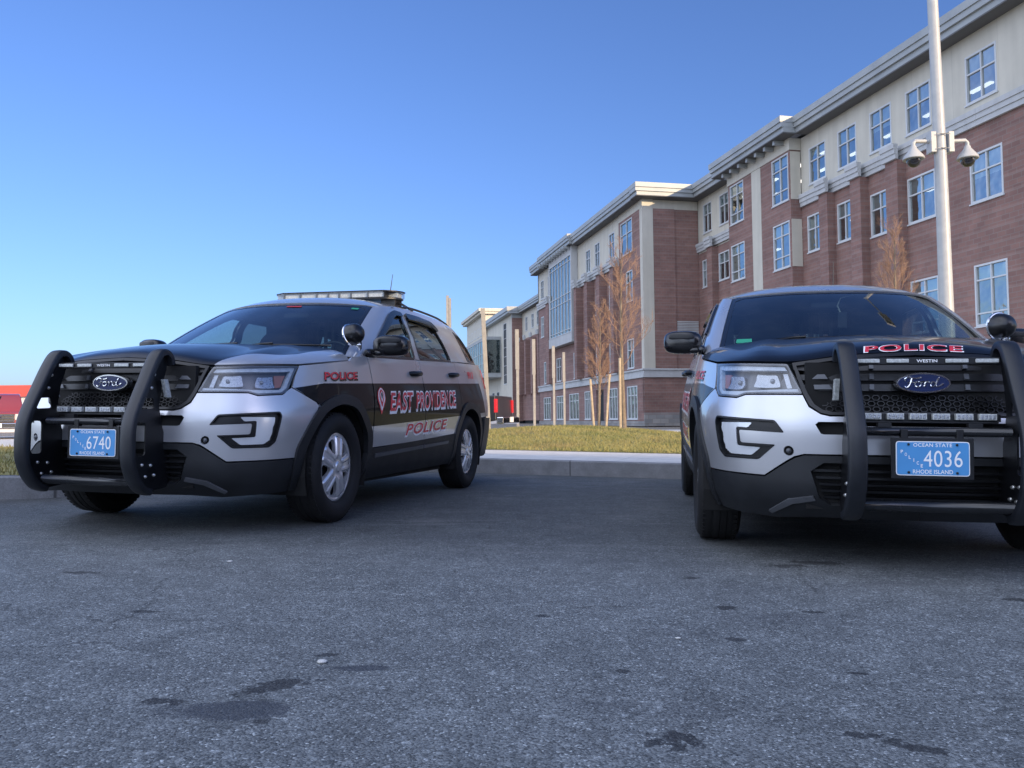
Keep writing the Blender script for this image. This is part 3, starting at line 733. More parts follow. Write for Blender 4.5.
        mb=MB(); mb.add(*sel((1.045,.594,1.262),(.085,.010,.020),4,fn=mf),0); mb.build('mirror_light_housing',M['plasticblk'],mi,smooth=True)
    # ---------------- spotlight on the driver's pillar
    mb=MB(); c=Vector((.865,.395,1.292)); ax=Vector((-.85,.28,-.22) if lightbar else (-.35,.9,.1)).normalized(); e1=ax.cross(Vector((0,0,1))).normalized(); e2=e1.cross(ax)
    def lf(r,a,h_): p=c+ax*h_+(e1*math.cos(a)+e2*math.sin(a))*r; return tuple(p)
    mb.lathe([(.0,-.075),(.025,-.073),(.048,-.062),(.066,-.040),(.075,-.010),(.078,.022)],lf,32,0)
    mb.lathe([(.078,.022),(.083,.024),(.084,.034),(.078,.038),(.072,.034)],lf,32,1); mb.lathe([(.074,.034),(.0,.040)],lf,32,2)
    mb.tube([c-ax*.02+Vector((.02,.02,-.06)),c+Vector((.035,.03,-.10)),Vector((.872,.47,1.185))],[.016,.013,.013],10,1)
    mb.ball(tuple(c+Vector((.03,.02,-.078))),.022,12,8,1)
    mb.build('spotlight',[M['bowl'],M['chrome'],M['lens2']],P,angle=40)
    # ---------------- antenna, roof rails
    mb=MB(); mb.tube([(.28,2.35,1.735),(.285,2.37,1.79),(.30,2.43,2.10)],[.012,.006,.0025],6); mb.build('antenna',M['plasticblk'],P)
    for sg in(1,-1):
        mb=MB(); pts=[]
        for k in range(13):
            y=1.75+1.35*k/12; z=ZR(y); p,nn=G.at(G.u_of_y(y,z),z,.0); up=.020*math.sin(PI*k/12)**.3; pts.append((sg*(p[0]-.035),p[1],p[2]+.012+up))
        mb.tube(pts,.011,8)
        mb.build('roof_rail',M['plasticblk'],P,smooth=True)
    # ---------------- light bar
    if lightbar:
        y0=1.90
        pl=[(-.50,-.15),(.50,-.15),(.60,-.09),(.635,-.02),(.635,.04),(.56,.13),(.48,.15),(-.48,.15),(-.56,.13),(-.635,.04),(-.635,-.02),(-.60,-.09)]
        mb=MB(); fn=lambda p,q,t:(p,y0+q,t); sc_=lambda k:[(a*k,c*k) for a,c in pl]
        mb.prism(sc_(.97),1.758,1.774,fn,0); mb.prism(sc_(1.0),1.826,1.836,fn,0)
        for sg in(1,-1):
            mb.box(.44,.58,-.07,.09,1.69,1.761,0,lambda x,y,z:(sg*x,y0+y,z)); mb.tube([(sg*.50,y0-.02,1.76),(sg*.62,y0,1.72),(sg*.72,y0,1.66)],.012,6)
        LB=mb.build('light_bar',M['plasticblk'],P,bevel=.003)
        mb=MB(); mb.prism(sc_(.985),1.775,1.825,fn,0); mb.build('bar_lens',M['lens'],LB)
        mb=MB()
        xs=[-.615,-.50,-.335,-.17,-.055,.055,.17,.335,.50,.60]
        for i in range(len(xs)-1):
            a,c_=xs[i]+.006,xs[i+1]-.006; yy=-.115 if abs(a+c_)/2<.5 else -.05
            mb.box(a,c_,yy,.115 if yy<-.1 else .05,1.778,1.822,0,lambda x,y,z:(x,y0+y,z))
        mb.build('light_module',M['led'],LB,bevel=.003)
        mb=MB()
        for x in xs[1:-1]: mb.box(x-.006,x+.006,-.13,.13,1.775,1.825,0,lambda x,y,z:(x,y0+y,z))
        mb.build('divider',M['plasticblk'],LB)
    # ---------------- push bumper
    path=[(-.93,.985),(-.945,1.025),(-.975,1.050),(-1.015,1.050),(-1.05,1.025),(-1.095,.955),(-1.15,.85),(-1.205,.745),(-1.24,.665),(-1.252,.59),(-1.252,.49),(-1.24,.42),(-1.205,.35),(-1.15,.29),(-1.09,.268)]
    pp=[]
    for i in range(len(path)-1):
        for j in range(4):
            t=j/4; p0,p1,p2,p3=[np.array(path[min(max(i+k,0),len(path)-1)]) for k in(-1,0,1,2)]
            pp.append(.5*((2*p1)+(-p0+p2)*t+(2*p0-5*p1+4*p2-p3)*t*t+(-p0+3*p1-3*p2+p3)*t**3))
    pp.append(np.array(path[-1])); hw=.039
    prof=[(-hw,.018),(-hw,-.006),(-hw+.003,-.012),(-hw+.010,-.016),(0,-.018),(hw-.010,-.016),(hw-.003,-.012),(hw,-.006),(hw,.018),(hw-.006,.020),(-hw+.006,.020)]
    mb=MB(); mb.tube([(-.33,-1.10,.325),(0,-1.105,.322),(.33,-1.10,.325)],.026,12); PB=mb.build('push_bumper',M['gloss2'],P,smooth=True)
    for sx in(-.345,.345):
        mb=MB(); v=[];n=len(prof)
        for i,p in enumerate(pp):
            d=pp[min(i+1,len(pp)-1)]-pp[max(i-1,0)]; d=d/np.linalg.norm(d); nr=np.array([d[1],-d[0]])*-1   # outward-facing normal in (y,z)
            if nr[0]>0 and i>8: nr=-nr
            nr=np.array([d[1],-d[0]])
            for a,c_ in prof: v.append((sx+a,p[0]-nr[0]*c_,p[1]-nr[1]*c_))
        f=[(i*n+k,i*n+(k+1)%n,(i+1)*n+(k+1)%n,(i+1)*n+k) for i in range(len(pp)-1) for k in range(n)]; f+=[tuple(range(n)),tuple(range((len(pp)-1)*n,len(pp)*n))[::-1]]
        mb.add(v,f)
        mb.build('upright',M['pushrub'],PB,angle=50)
    plate_poly=[tuple(p) for p in pp[6:]]+[(-.93,.285),(-.88,.36),(-.92,.50),(-.975,.62),(-1.01,.74),(-.99,.86),(-.955,.96)]
    h1=rnd([(-1.14,.785),(-1.06,.79),(-1.05,.73),(-1.16,.725)],.014); h2=rnd([(-1.19,.655),(-1.115,.655),(-1.115,.47),(-1.19,.47)],.022)
    for sx in(-.345,.345):
        sh=Shell()
        for sd in(1,-1):
            def pf(a,c_,sd=sd,sx=sx): return np.array([sx+sd*.004,a,c_]),np.array([float(sd),0,0])
            sh.add(patch(plate_poly,[h1,h2],pf,.06,.008))
        for yy,zz in((-1.14,.42),(-1.07,.415),(-1.11,.355),(-1.04,.36),(-1.06,.92),(-1.08,.845)):
            t=MB(); t.ball((sx,yy,zz),(.018,.010,.010),8,6); sh.v+=[np.array(p) for p in t.v] and [np.array(p) for p in t.v]; k=len(sh.v)-len(t.v)
            for q in t.f:
                sh.f.append(tuple(i+k for i in q)); sh.m.append(1)
                cc=np.array([sx,yy,zz]); sh.n+=[(np.array(t.v[i])-cc)/max(np.linalg.norm(np.array(t.v[i])-cc),1e-9) for i in q]
        sh.build('side_plate',[M['plasticblk'],M['bolt']],PB)
    mb=MB(); mb.tube([(-.33,-1.085,.655),(.33,-1.085,.655)],.021,12); mb.build('crossbar',M['gloss2'],PB,smooth=True)
    mb=MB(); mb.box(-.31,.31,-1.045,-1.005,.960,.992); tb=mb.build('crossbar',M['plasticblk'],PB,bevel=.003)
    mb=MB(); mb.box(-.285,.285,-1.075,-1.045,.694,.702); mb.box(-.30,.30,-1.06,-1.045,.702,.735)
    for x in(-.19,.19): mb.box(x-.03,x+.03,-1.08,-1.05,.672,.694)
    mb.build('light_rail',M['plasticblk'],PB,bevel=.002)
    for sxx in(-.25,-.125,.125,.25):
        mb=MB(); w=.048; mb.box(sxx-w,sxx+w,-1.055,-1.046,.967,.985); mb.build('warning_light',M['led'],PB,bevel=.003)
    mb=MB(); text_on(mb,'WESTIN',lambda a,c_:(a,-1.0475,.976+c_),.088,.014,.02); mb.build('bar_lettering',M['white'],PB)
    for k in range(6):
        xc=-.24+.096*k; mb=MB(); mb.box(xc-.036,xc+.036,-1.082,-1.058,.709,.737); 
        for j in range(4): mb.box(xc-.031+.016*j,xc-.018+.016*j,-1.0845,-1.081,.713,.733,1)
        mb.build('warning_light',[M['led'],M['reflector']],PB,bevel=.003)
    for sx in(.372,-.372):
        sg=1 if sx>0 else -1
        mb=MB(); mb.box(-.018,.018,-.05,.05,-.012,.012,0,lambda x,y,z:(sx+sg*.008+z,-.995+x-.35*y,.845+y)); mb.build('warning_light',M['led'],PB,bevel=.003)
    # number plate
    zc=.5365; yc=-1.1105
    mb=MB(); mb.box(-.172,.172,yc+.004,yc+.012,zc-.092,zc+.092); mb.box(-.13,-.10,yc+.001,yc+.03,zc+.07,zc+.13); mb.box(.10,.13,yc+.001,yc+.03,zc+.07,zc+.13); mb.build('plate_bracket',M['plasticblk'],PB,bevel=.003)
    mb=MB(); rr=rnd([(-.1525,-.076),(.1525,-.076),(.1525,.076),(-.1525,.076)],.014)
    mb.prism(rr,yc,yc+.003,lambda p,q,t:(p,t,zc+q),1); mb.prism(inset(rr,.004),yc-.001,yc+.001,lambda p,q,t:(p,t,zc+q),0)
    tf=lambda cx,cz:(lambda a,c_:(cx+a,yc-.0018,zc+cz+c_))
    text_on(mb,plate,tf(.042,.0),.160,.072,.0,0,1,1.05)
    text_on(mb,'OCEAN STATE',tf(.0,.060),.16,.016,.01,0,1,1.1); text_on(mb,'RHODE ISLAND',tf(.0,-.058),.165,.018,.01,0,1,1.05)
    for i,ch in enumerate('POLICE'):
        text_on(mb,ch,tf(-.128+.0165*i,.030-.0125*i),.0095 if ch!='I' else .003,.015,.02,0,1)
    for x,z in((-.10,.062),(.10,.062),(-.10,-.062),(.10,-.062)): mb.ball((x,yc-.003,zc+z),.006,8,6,2)
    mb.build('number_plate',[M['plateblue'],M['white'],M['plasticblk']],PB)
    # ---------------- lettering on the sides
    for sg in(1,-1):
        def sidefn(yc_,zc_,sl,off):
            def fn(a,c_):
                y=yc_+a*sg; z=zc_+c_+sl*(y-yc_); p,nn=S.at(S.u_of_y(y,z),z,off); return (sg*p[0],p[1],p[2])
            return fn
        def word(t,y,z,sl,w,hh,b0,b1,wm,sp=1.0,sh_=.22):
            mb=MB(); text_on(mb,t,sidefn(y,z,sl,.0030),w,hh,b1,sh_,1,sp); 
            # the red face sits over the white one, nudged up and back
            text_on(mb,t,sidefn(y-.006,z+.005,sl,.0043),w*(1-.05*1.0/max(len(t)/4,1)),hh*.80,b0,sh_,0,sp); mb.build('door_lettering' if y>.4 else 'fender_lettering',[M['redtxt'],M[wm]],P)
        word('EAST',1.025,.818,.042,.51,.178,.018,.062,'white',1.05); word('PROVIDENCE',1.855,.853,.042,1.07,.174,.018,.062,'white',1.08)
        word('POLICE',1.622,.616,.045,1.03,.112,.020,.050,'white',1.12); word('POLICE',.040,.966,.06,.46,.062,.022,.035,'gloss',1.05,.15)
        mb=MB()
        for k,(w,hh,mi_) in enumerate(((.085,.115,0),(.070,.098,1),(.050,.078,0),(.030,.045,1),(.018,.030,2))):
            q=rnd([(-w*.75,hh*.55),(0,hh*.85),(w*.75,hh*.55),(w*.9,0),(w*.45,-hh*.45),(0,-hh),(-w*.45,-hh*.45),(-w*.9,0)],.02)
            f_=sidefn(.615,.825,0,.0045+.0012*k); mb.add([f_(a*sg,c_+.008*k) for a,c_ in q],[tuple(range(len(q)))],mi_)
        mb.build('door_crest',[M['redtxt'],M['white'],M['gloss']],P)
        mb=MB(); text_on(mb,'911',sidefn(3.02,1.135,.05,.0045),.20,.075,.03,.2,0); mb.build('quarter_numerals',M['redtxt'],P)
    # ---------------- cabin
    for x in(-.38,.38):
        mb=MB(); mb.add(*sel((x,1.30,.98),(.25,.30,.14),3)); mb.add(*sel((x,1.56,1.16),(.24,.09,.30),3)); mb.add(*sel((x,1.60,1.475),(.13,.05,.085),3)); mb.tube([(x-.05,1.60,1.36),(x-.05,1.60,1.45)],.008,6); mb.tube([(x+.05,1.60,1.36),(x+.05,1.60,1.45)],.008,6)
        mb.build('seat',M['seat'],P,angle=60)
    mb=MB(); mb.add(*sel((0,2.55,1.14),(.66,.10,.26),4))
    mb.build('rear_seat',M['seat'],P,angle=60)
    mb=MB(); mb.add(*sel((0,.78,1.05),(.80,.26,.11),4)); mb.add(*sel((.38,.80,1.15),(.17,.13,.05),3)); mb.build('dashboard',M['seat'],P,smooth=True)
    mb=MB(); Q=[(.38+.185*math.cos(t),1.00+.05*math.sin(t),1.13+.17*math.sin(t)) for t in np.linspace(0,2*PI,33)]; mb.tube(Q,.014,8,cap=False); mb.add(*sel((.38,.99,1.13),(.06,.03,.05),3)); mb.build('steering_wheel',M['plasticblk'],P,smooth=True)
    mb=MB(); mb.add(*sel((0,1.13,1.535),(.12,.018,.032),4)); mb.tube([(0,1.12,1.56),(0,1.13,1.64)],.010,6); mb.build('rear_view_mirror',M['plasticblk'],P,smooth=True)
    mb=MB(); y=1.78; mb.box(-.66,.66,y,y+.02,.9,1.19); mb.box(-.62,.62,y,y+.02,1.56,1.60); mb.box(-.68,-.60,y,y+.02,1.1,1.6,0); mb.box(.60,.68,y,y+.02,1.1,1.6)
    for k in range(9): mb.box(-.30+.075*k-.014,-.30+.075*k+.014,y,y+.02,1.18,1.58)
    mb.build('partition',M['plasticblk'],P)
    mb=MB()
    if windcable:
        mb.box(.045,.105,1.02,1.05,1.36,1.47); mb.tube([(.07,1.04,1.46),(.05,1.06,1.52),(.07,1.05,1.575),(.16,1.03,1.595),(.28,1.05,1.615)],.005,6,1)
        mb.build('dash_camera',[M['plasticblk'],M['cord']],P,smooth=False)
    sh=Shell()
    if windcable:
        sh.side(patch([(.60,1.195),(.70,1.197),(.695,1.225),(.60,1.223)],[],Gf(.0),.03,0),-1,0)
        part(sh,'inspection_sticker',M['green'])
    else:
        sh.side(patch([(.60,1.560),(.66,1.558),(.66,1.575),(.60,1.577)],[],Gf(.0),.03,0),1,0)
        sh.side(patch([(.02,1.578),(.16,1.575),(.16,1.588),(.02,1.590)],[],Gf(.0),.03,0),1,1)
        part(sh,'inspection_sticker',[M['green'],M['redstk']])
    return root
M['led2']=simple('ribbed_fog_lamp_lens',(.74,.77,.80),.24,.30,coat=.5)
M['lens2']=simple('projector_lens',(.16,.18,.21),.06,.3,coat=1.)
M['pushrub']=simple('rubber_faced_upright',(.010,.012,.016),.40,var=.3,scale=7,bump=.12,bscale=350)
M['gloss2']=simple('powder_coated_tube',(.007,.008,.010),.25,coat=.3,var=.2)
SUN_E,SKY,AIR,DUST,OZONE,EXPO,SHH=4.5,.15,1.0,1.2,4.3,0.36,16.95
FILL_GLOW=9.5
# ================================================================ camera, sky, sun
CAM=dict(f=812.87,h=.6926,pitch=.043211,roll=math.radians(-.6))
cd=bpy.data.cameras.new('camera'); cd.sensor_width=36; cd.lens=CAM['f']/1024*36; cd.clip_start=.05; cd.clip_end=4000
cam=bpy.data.objects.new('camera',cd); COL.objects.link(cam); sc.camera=cam
pt,rl=CAM['pitch'],CAM['roll']
fw_=Vector((0,math.cos(pt),math.sin(pt))); up_=Vector((0,-math.sin(pt),math.cos(pt))); rt_=Vector((1,0,0))
r2=rt_*math.cos(rl)+up_*math.sin(rl); u2=up_*math.cos(rl)-rt_*math.sin(rl)
Mx=Matrix((( r2.x,u2.x,-fw_.x,0),(r2.y,u2.y,-fw_.y,0),(r2.z,u2.z,-fw_.z,CAM['h']),(0,0,0,1))); cam.matrix_world=Mx
SUN_AZ,SUN_EL=math.radians(42),math.radians(14)
sdir=Vector((math.sin(SUN_AZ)*math.cos(SUN_EL),-math.cos(SUN_AZ)*math.cos(SUN_EL),math.sin(SUN_EL)))
ld=bpy.data.lights.new('sun','SUN'); ld.energy=SUN_E; ld.angle=math.radians(.5); ld.color=(1,.76,.48)
lo=bpy.data.objects.new('sun',ld); COL.objects.link(lo); lo.rotation_euler=sdir.to_track_quat('Z','Y').to_euler(); lo.location=(20,-20,30)
w=bpy.data.worlds.new('World'); sc.world=w; w.use_nodes=True; nt=w.node_tree; bg=nt.nodes['Background']
sky=nt.nodes.new('ShaderNodeTexSky'); sky.sky_type='NISHITA'; sky.sun_disc=False; sky.sun_elevation=SUN_EL; sky.sun_rotation=math.atan2(sdir.x,sdir.y); sky.altitude=10; sky.air_density=AIR; sky.dust_density=DUST; sky.ozone_density=OZONE
x=NX(nt); gd=nt.nodes.new('ShaderNodeTexCoord').outputs['Generated']; gx,gy2,gz2=x.xyz(gd)
# added out-of-frame sky glow, mottled like thin cloud, to brighten the shade
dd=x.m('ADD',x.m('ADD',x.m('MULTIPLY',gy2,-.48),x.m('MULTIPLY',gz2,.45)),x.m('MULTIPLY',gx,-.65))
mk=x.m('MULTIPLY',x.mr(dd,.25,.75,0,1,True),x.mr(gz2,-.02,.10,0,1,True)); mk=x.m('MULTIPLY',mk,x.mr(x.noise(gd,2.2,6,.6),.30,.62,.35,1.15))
sc3=nt.nodes.new('ShaderNodeVectorMath'); sc3.operation='SCALE'; sc3.inputs[0].default_value=(FILL_GLOW*.93,FILL_GLOW*.97,FILL_GLOW*1.07); nt.links.new(mk,sc3.inputs['Scale'])
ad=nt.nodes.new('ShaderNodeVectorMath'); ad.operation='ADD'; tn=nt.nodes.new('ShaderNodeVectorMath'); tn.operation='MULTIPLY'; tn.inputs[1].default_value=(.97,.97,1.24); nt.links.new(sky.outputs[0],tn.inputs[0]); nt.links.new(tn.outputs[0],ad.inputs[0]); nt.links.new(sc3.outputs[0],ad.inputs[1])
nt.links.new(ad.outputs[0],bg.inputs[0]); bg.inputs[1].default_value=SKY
sc.view_settings.view_transform='Standard'; sc.view_settings.look='None'; sc.view_settings.exposure=EXPO; sc.view_settings.gamma=1
sc.render.resolution_x=1024; sc.render.resolution_y=768
# ================================================================ ground
SL=.0208
def sm(x): x=min(max(x,0),1); return x*x*(3-2*x)
def gz(x,y): return -SL*max(min(x,30),-12)*(1-sm((y-13)/15))
KERB=[(-60,6.0),(-20,6.2),(-6,6.45),(-4.6,6.5),(-4.0,6.65),(-3.6,7.0),(-3.42,7.6),(-3.32,8.6),(-3.2,9.6),(-2.9,10.35),(-2.4,10.75),(-1.7,10.80),(-.4,10.43),(2.0,9.70),(6,8.5),(12,6.7),(24,3.1),(50,-4.7)]
def cr(P,k=6):
    out=[]
    for i in range(len(P)-1):
        p0,p1,p2,p3=[np.array(P[min(max(i+j,0),len(P)-1)],float) for j in(-1,0,1,2)]
        for j in range(k):
            t=j/k; m1=(p2-p0)/2*min(1,2*np.linalg.norm(p2-p1)/max(np.linalg.norm(p2-p0),1e-6)); m2=(p3-p1)/2*min(1,2*np.linalg.norm(p2-p1)/max(np.linalg.norm(p3-p1),1e-6))
            out.append((1+2*t)*(1-t)**2*p1+t*(1-t)**2*m1+t*t*(3-2*t)*p2+t*t*(t-1)*m2)
    out.append(np.array(P[-1],float)); return out
KP=cr(KERB)
KN=[]
for i in range(len(KP)):
    d=KP[min(i+1,len(KP)-1)]-KP[max(i-1,0)]; d/=np.linalg.norm(d); KN.append(np.array([-d[1],d[0]]))
def sheet(name,polyline_a,polyline_b,zf,m,nb=2,parent=None,kind='structure'):
    n=len(polyline_a); v=[];f=[]
    for i in range(n):
        for j in range(nb):
            p=np.array(polyline_a[i])*(1-j/(nb-1))+np.array(polyline_b[i])*(j/(nb-1)); v.append((p[0],p[1],zf(p[0],p[1])))
    for i in range(n-1):
        for j in range(nb-1): f.append((i*nb+j,(i+1)*nb+j,(i+1)*nb+j+1,i*nb+j+1))
    v=[tuple(p) for p in v]
    a=np.array(v[f[0][0]]);b=np.array(v[f[0][1]]);c=np.array(v[f[0][2]])
    if np.cross(b-a,c-a)[2]<0: f=[q[::-1] for q in f]
    o=mesh_obj(name,v,f,m,parent,smooth=True)
    if kind: o['kind']=kind
    return o
# -- materials
def asphalt(name,base,stains=True):
    m,nt,b=mat(name); x=NX(nt); co=x.tc(); X,Y,Z=x.xyz(co)
    big=x.noise(co,.9,6,.6); mid=x.noise(co,7.,5,.6)
    vo=nt.nodes.new('ShaderNodeTexVoronoi'); vo.inputs['Scale'].default_value=145; nt.links.new(co,vo.inputs['Vector']); vo.inputs['Scale'].default_value=190
    vr=nt.nodes.new('ShaderNodeSeparateColor'); nt.links.new(vo.outputs['Color'],vr.inputs[0])
    vo2=nt.nodes.new('ShaderNodeTexVoronoi'); vo2.inputs['Scale'].default_value=60; nt.links.new(co,vo2.inputs['Vector'])
    vr2=nt.nodes.new('ShaderNodeSeparateColor'); nt.links.new(vo2.outputs['Color'],vr2.inputs[0])
    k=x.m('MULTIPLY',x.mr(vr.outputs[0],0,1,.45,1.62),x.mr(big,.3,.7,.86,1.15))
    k=x.m('MULTIPLY',k,x.mr(mid,.3,.7,.80,1.2)); k=x.m('ADD',k,x.mr(vr2.outputs[1],.93,.97,0,.6)); k=x.m('ADD',k,x.mr(vr.outputs[1],.95,.965,0,1.7))
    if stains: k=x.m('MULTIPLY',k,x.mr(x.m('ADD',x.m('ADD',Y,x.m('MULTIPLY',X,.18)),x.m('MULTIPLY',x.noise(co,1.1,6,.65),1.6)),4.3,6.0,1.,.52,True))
    c=x.mix(.5,base,base); v=nt.nodes.new('ShaderNodeVectorMath'); v.operation='SCALE'; v.inputs[0].default_value=base; nt.links.new(k,v.inputs['Scale']); c=v.outputs[0]
    if stains:
        # oil marks and a worn smooth patch, each with an outline of its own
        wob=x.noise(co,9.,4,.6); wob2=x.noise(co,26.,4,.6); dark=None; smoothp=None
        def blob(cx,cy,rx,ry,amp,nz=wob,rot=0.):
            dx=x.m('SUBTRACT',X,cx); dy=x.m('SUBTRACT',Y,cy); ca,sa=math.cos(rot),math.sin(rot)
            a=x.m('MULTIPLY',x.m('ADD',x.m('MULTIPLY',dx,ca),x.m('MULTIPLY',dy,sa)),1/rx); b_=x.m('MULTIPLY',x.m('SUBTRACT',x.m('MULTIPLY',dy,ca),x.m('MULTIPLY',dx,sa)),1/ry)
            d=x.m('SQRT',x.m('ADD',x.m('MULTIPLY',a,a),x.m('MULTIPLY',b_,b_)))
            return x.mr(x.m('ADD',d,x.m('MULTIPLY',x.m('SUBTRACT',nz,.5),amp)),.80,1.10,1.,0.,True)
        mx=lambda a,b_: b_ if a is None else x.m('MAXIMUM',a,b_)
        for q in((-.665,1.945,.155,.070,1.1,wob),(-.42,2.28,.085,.030,1.2,wob)): smoothp=mx(smoothp,blob(*q))
        for q in((-.86,2.0,.05,.022,3.,wob2,0),(-.545,2.40,.035,.018,3.,wob2,.3),(-.58,1.88,.02,.010,2.5,wob2),(-.62,2.12,.10,.05,3.2,wob2,.6),(.335,1.79,.035,.040,4.,wob2),(.375,1.80,.018,.07,3.2,wob2,.5),(.30,1.78,.03,.02,4.,wob2),(.86,1.77,.08,.028,4.2,wob2,-.3),(.76,1.84,.05,.02,4,wob2,-.2),(.79,3.05,.05,.03,3.,wob2),(.79,3.62,.05,.025,2.5,wob2,.3),(.30,2.28,.022,.018,2.,wob2),(.70,2.62,.035,.026,2.,wob2),(2.0,3.25,.06,.03,2.5,wob2),(1.5,4.05,.13,.05,3.5,wob2),(1.3,3.95,.10,.04,3.5,wob2),(1.10,3.0,.05,.02,2.5,wob2),(.95,2.28,.03,.015,2.,wob2),(-1.3,2.9,.05,.02,3.,wob2),(-1.9,3.6,.08,.03,3.,wob2),(-1.15,1.75,.06,.03,3.5,wob2),(.1,2.9,.03,.02,2.,wob2)): dark=mx(dark,blob(*q))
        c=x.mix(x.m('MULTIPLY',smoothp,.75),c,(.043,.046,.054)); c=x.mix(x.m('MULTIPLY',dark,.72),c,(.012,.012,.014))
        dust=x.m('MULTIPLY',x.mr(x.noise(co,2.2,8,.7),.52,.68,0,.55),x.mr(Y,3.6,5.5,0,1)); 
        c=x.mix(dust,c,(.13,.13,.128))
        crack=nt.nodes.new('ShaderNodeTexVoronoi'); crack.feature='DISTANCE_TO_EDGE'; crack.inputs['Scale'].default_value=.55; 
        wv=nt.nodes.new('ShaderNodeVectorMath'); wv.operation='ADD'; nt.links.new(co,wv.inputs[0]); sc2=nt.nodes.new('ShaderNodeVectorMath'); sc2.operation='SCALE'; sc2.inputs['Scale'].default_value=.35; nt.links.new(x.noise(co,2.5,5,.6,True),sc2.inputs[0]); nt.links.new(sc2.outputs[0],wv.inputs[1]); nt.links.new(wv.outputs[0],crack.inputs['Vector'])
        ck=x.m('MULTIPLY',x.mr(crack.outputs['Distance'],.0015,.004,1,0),x.mr(big,.5,.56,0,1)); c=x.mix(x.m('MULTIPLY',ck,.5),c,(.02,.02,.02))
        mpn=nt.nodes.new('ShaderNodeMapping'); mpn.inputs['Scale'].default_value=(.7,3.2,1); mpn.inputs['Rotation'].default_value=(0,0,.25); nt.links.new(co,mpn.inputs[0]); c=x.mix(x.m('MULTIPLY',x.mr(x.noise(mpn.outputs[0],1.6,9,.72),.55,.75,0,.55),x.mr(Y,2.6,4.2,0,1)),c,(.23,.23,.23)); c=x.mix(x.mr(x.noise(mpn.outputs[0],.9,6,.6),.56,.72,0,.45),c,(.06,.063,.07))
    nt.links.new(c,b.inputs['Base Color']); r=x.mr(vr.outputs[2],0,1,.62,.9)
    if stains: r=x.m('SUBTRACT',r,x.m('MULTIPLY',smoothp,.12))
    x.val(r,b.inputs['Roughness']); b.inputs['Specular IOR Level'].default_value=.35
    hh=x.m('ADD',x.m('MULTIPLY',vo.outputs['Distance'],-1.),x.m('MULTIPLY',x.noise(co,320,3),.6))
    nt.links.new(x.bump(hh,.4,.005),b.inputs['Normal'])
    return m
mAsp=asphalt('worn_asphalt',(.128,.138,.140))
mRoad=asphalt('dry_road',(.20,.18,.155),False)
mKerb=simple('granite_kerb',(.17,.17,.175),.75,var=.25,scale=22,bump=.25,bscale=120)
def kerbmat():
    m,nt,b=mat('jointed_granite_kerb'); x=NX(nt); co=x.tc(); X,Y,Z=x.xyz(co)
    n=x.noise(co,5,6,.6); f=x.noise(co,110,3); k=x.m('MULTIPLY',x.mr(n,.3,.7,.8,1.2),x.mr(f,.3,.7,.82,1.18))
    j=x.m('FRACT',x.m('MULTIPLY',x.m('ADD',x.m('ADD',X,.35),x.m('MULTIPLY',Y,-.2)),.52)); k=x.m('MULTIPLY',k,x.mr(x.m('ABSOLUTE',x.m('SUBTRACT',j,.5)),.002,.006,.35,1.))
    v=nt.nodes.new('ShaderNodeVectorMath'); v.operation='SCALE'; v.inputs[0].default_value=(.19,.192,.197); nt.links.new(k,v.inputs['Scale']); nt.links.new(v.outputs[0],b.inputs['Base Color']); b.inputs['Roughness'].default_value=.75
    nt.links.new(x.bump(f,.25,.01),b.inputs['Normal']); return m
def concrete():
    m,nt,b=mat('concrete_walk'); x=NX(nt); co=x.tc(); X,Y,Z=x.xyz(co)
    n=x.noise(co,3,8,.65); f=x.noise(co,90,3); k=x.m('MULTIPLY',x.mr(n,.3,.7,.85,1.12),x.mr(f,.3,.7,.88,1.1))
    j=x.m('FRACT',x.m('MULTIPLY',x.m('ADD',x.m('MULTIPLY',X,.96),x.m('MULTIPLY',Y,-.28)),.62)); k=x.m('MULTIPLY',k,x.mr(j,.0,.008,.45,1.))
    v=nt.nodes.new('ShaderNodeVectorMath'); v.operation='SCALE'; v.inputs[0].default_value=(.55,.53,.50); nt.links.new(k,v.inputs['Scale']); nt.links.new(v.outputs[0],b.inputs['Base Color']); b.inputs['Roughness'].default_value=.85
    nt.links.new(x.bump(f,.2,.01),b.inputs['Normal']); return m
mCon=concrete()
def grassmat():
    m,nt,b=mat('winter_grass'); x=NX(nt); co=x.tc()
    a=x.mr(x.noise(co,1.3,6,.6),.35,.65,0,1); f=x.noise(co,45,4); c=x.mix(a,(.13,.165,.045),(.30,.265,.10)); c=x.mix(x.mr(f,.35,.65,0,.55),c,(.44,.35,.16))
    c=x.mix(x.mr(x.noise(co,.55,5,.65),.52,.66,0,.6),c,(.20,.15,.085)); nt.links.new(c,b.inputs['Base Color']); b.inputs['Roughness'].default_value=.8; b.inputs['Specular IOR Level'].default_value=.2; nt.links.new(x.bump(f,.8,.03),b.inputs['Normal']); return m
mGrass=grassmat()
# parking lot: from the kerb line towards and behind the camera
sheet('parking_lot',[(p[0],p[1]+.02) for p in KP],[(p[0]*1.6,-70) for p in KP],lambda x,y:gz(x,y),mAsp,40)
HK=.185
sheet('ground',[(x,-120) for x in np.linspace(-500,500,81)],[(x,900) for x in np.linspace(-500,500,81)],lambda x,y:gz(x,y)-.06+.10*sm((y-24)/6),mRoad,200)
mKerb=kerbmat()
mb=MB()
for i in range(len(KP)-1):
    q=[]
    for k in(i,i+1):
        p,n=KP[k],KN[k]
        for o_,z in((0,-.03),(.006,HK-.012),(.022,HK),(.15,HK),(.15,-.03)): s_=p+n*o_; q.append((s_[0],s_[1],gz(*s_)+z))
    mb.add(q,[(0,5,6,1),(1,6,7,2),(2,7,8,3),(3,8,9,4)])
kb=mb.build('kerb',mKerb,angle=30); kb['kind']='structure'
ir=[i for i,p in enumerate(KP) if p[0]>-2.6]
def walk_off(x): return 3.25
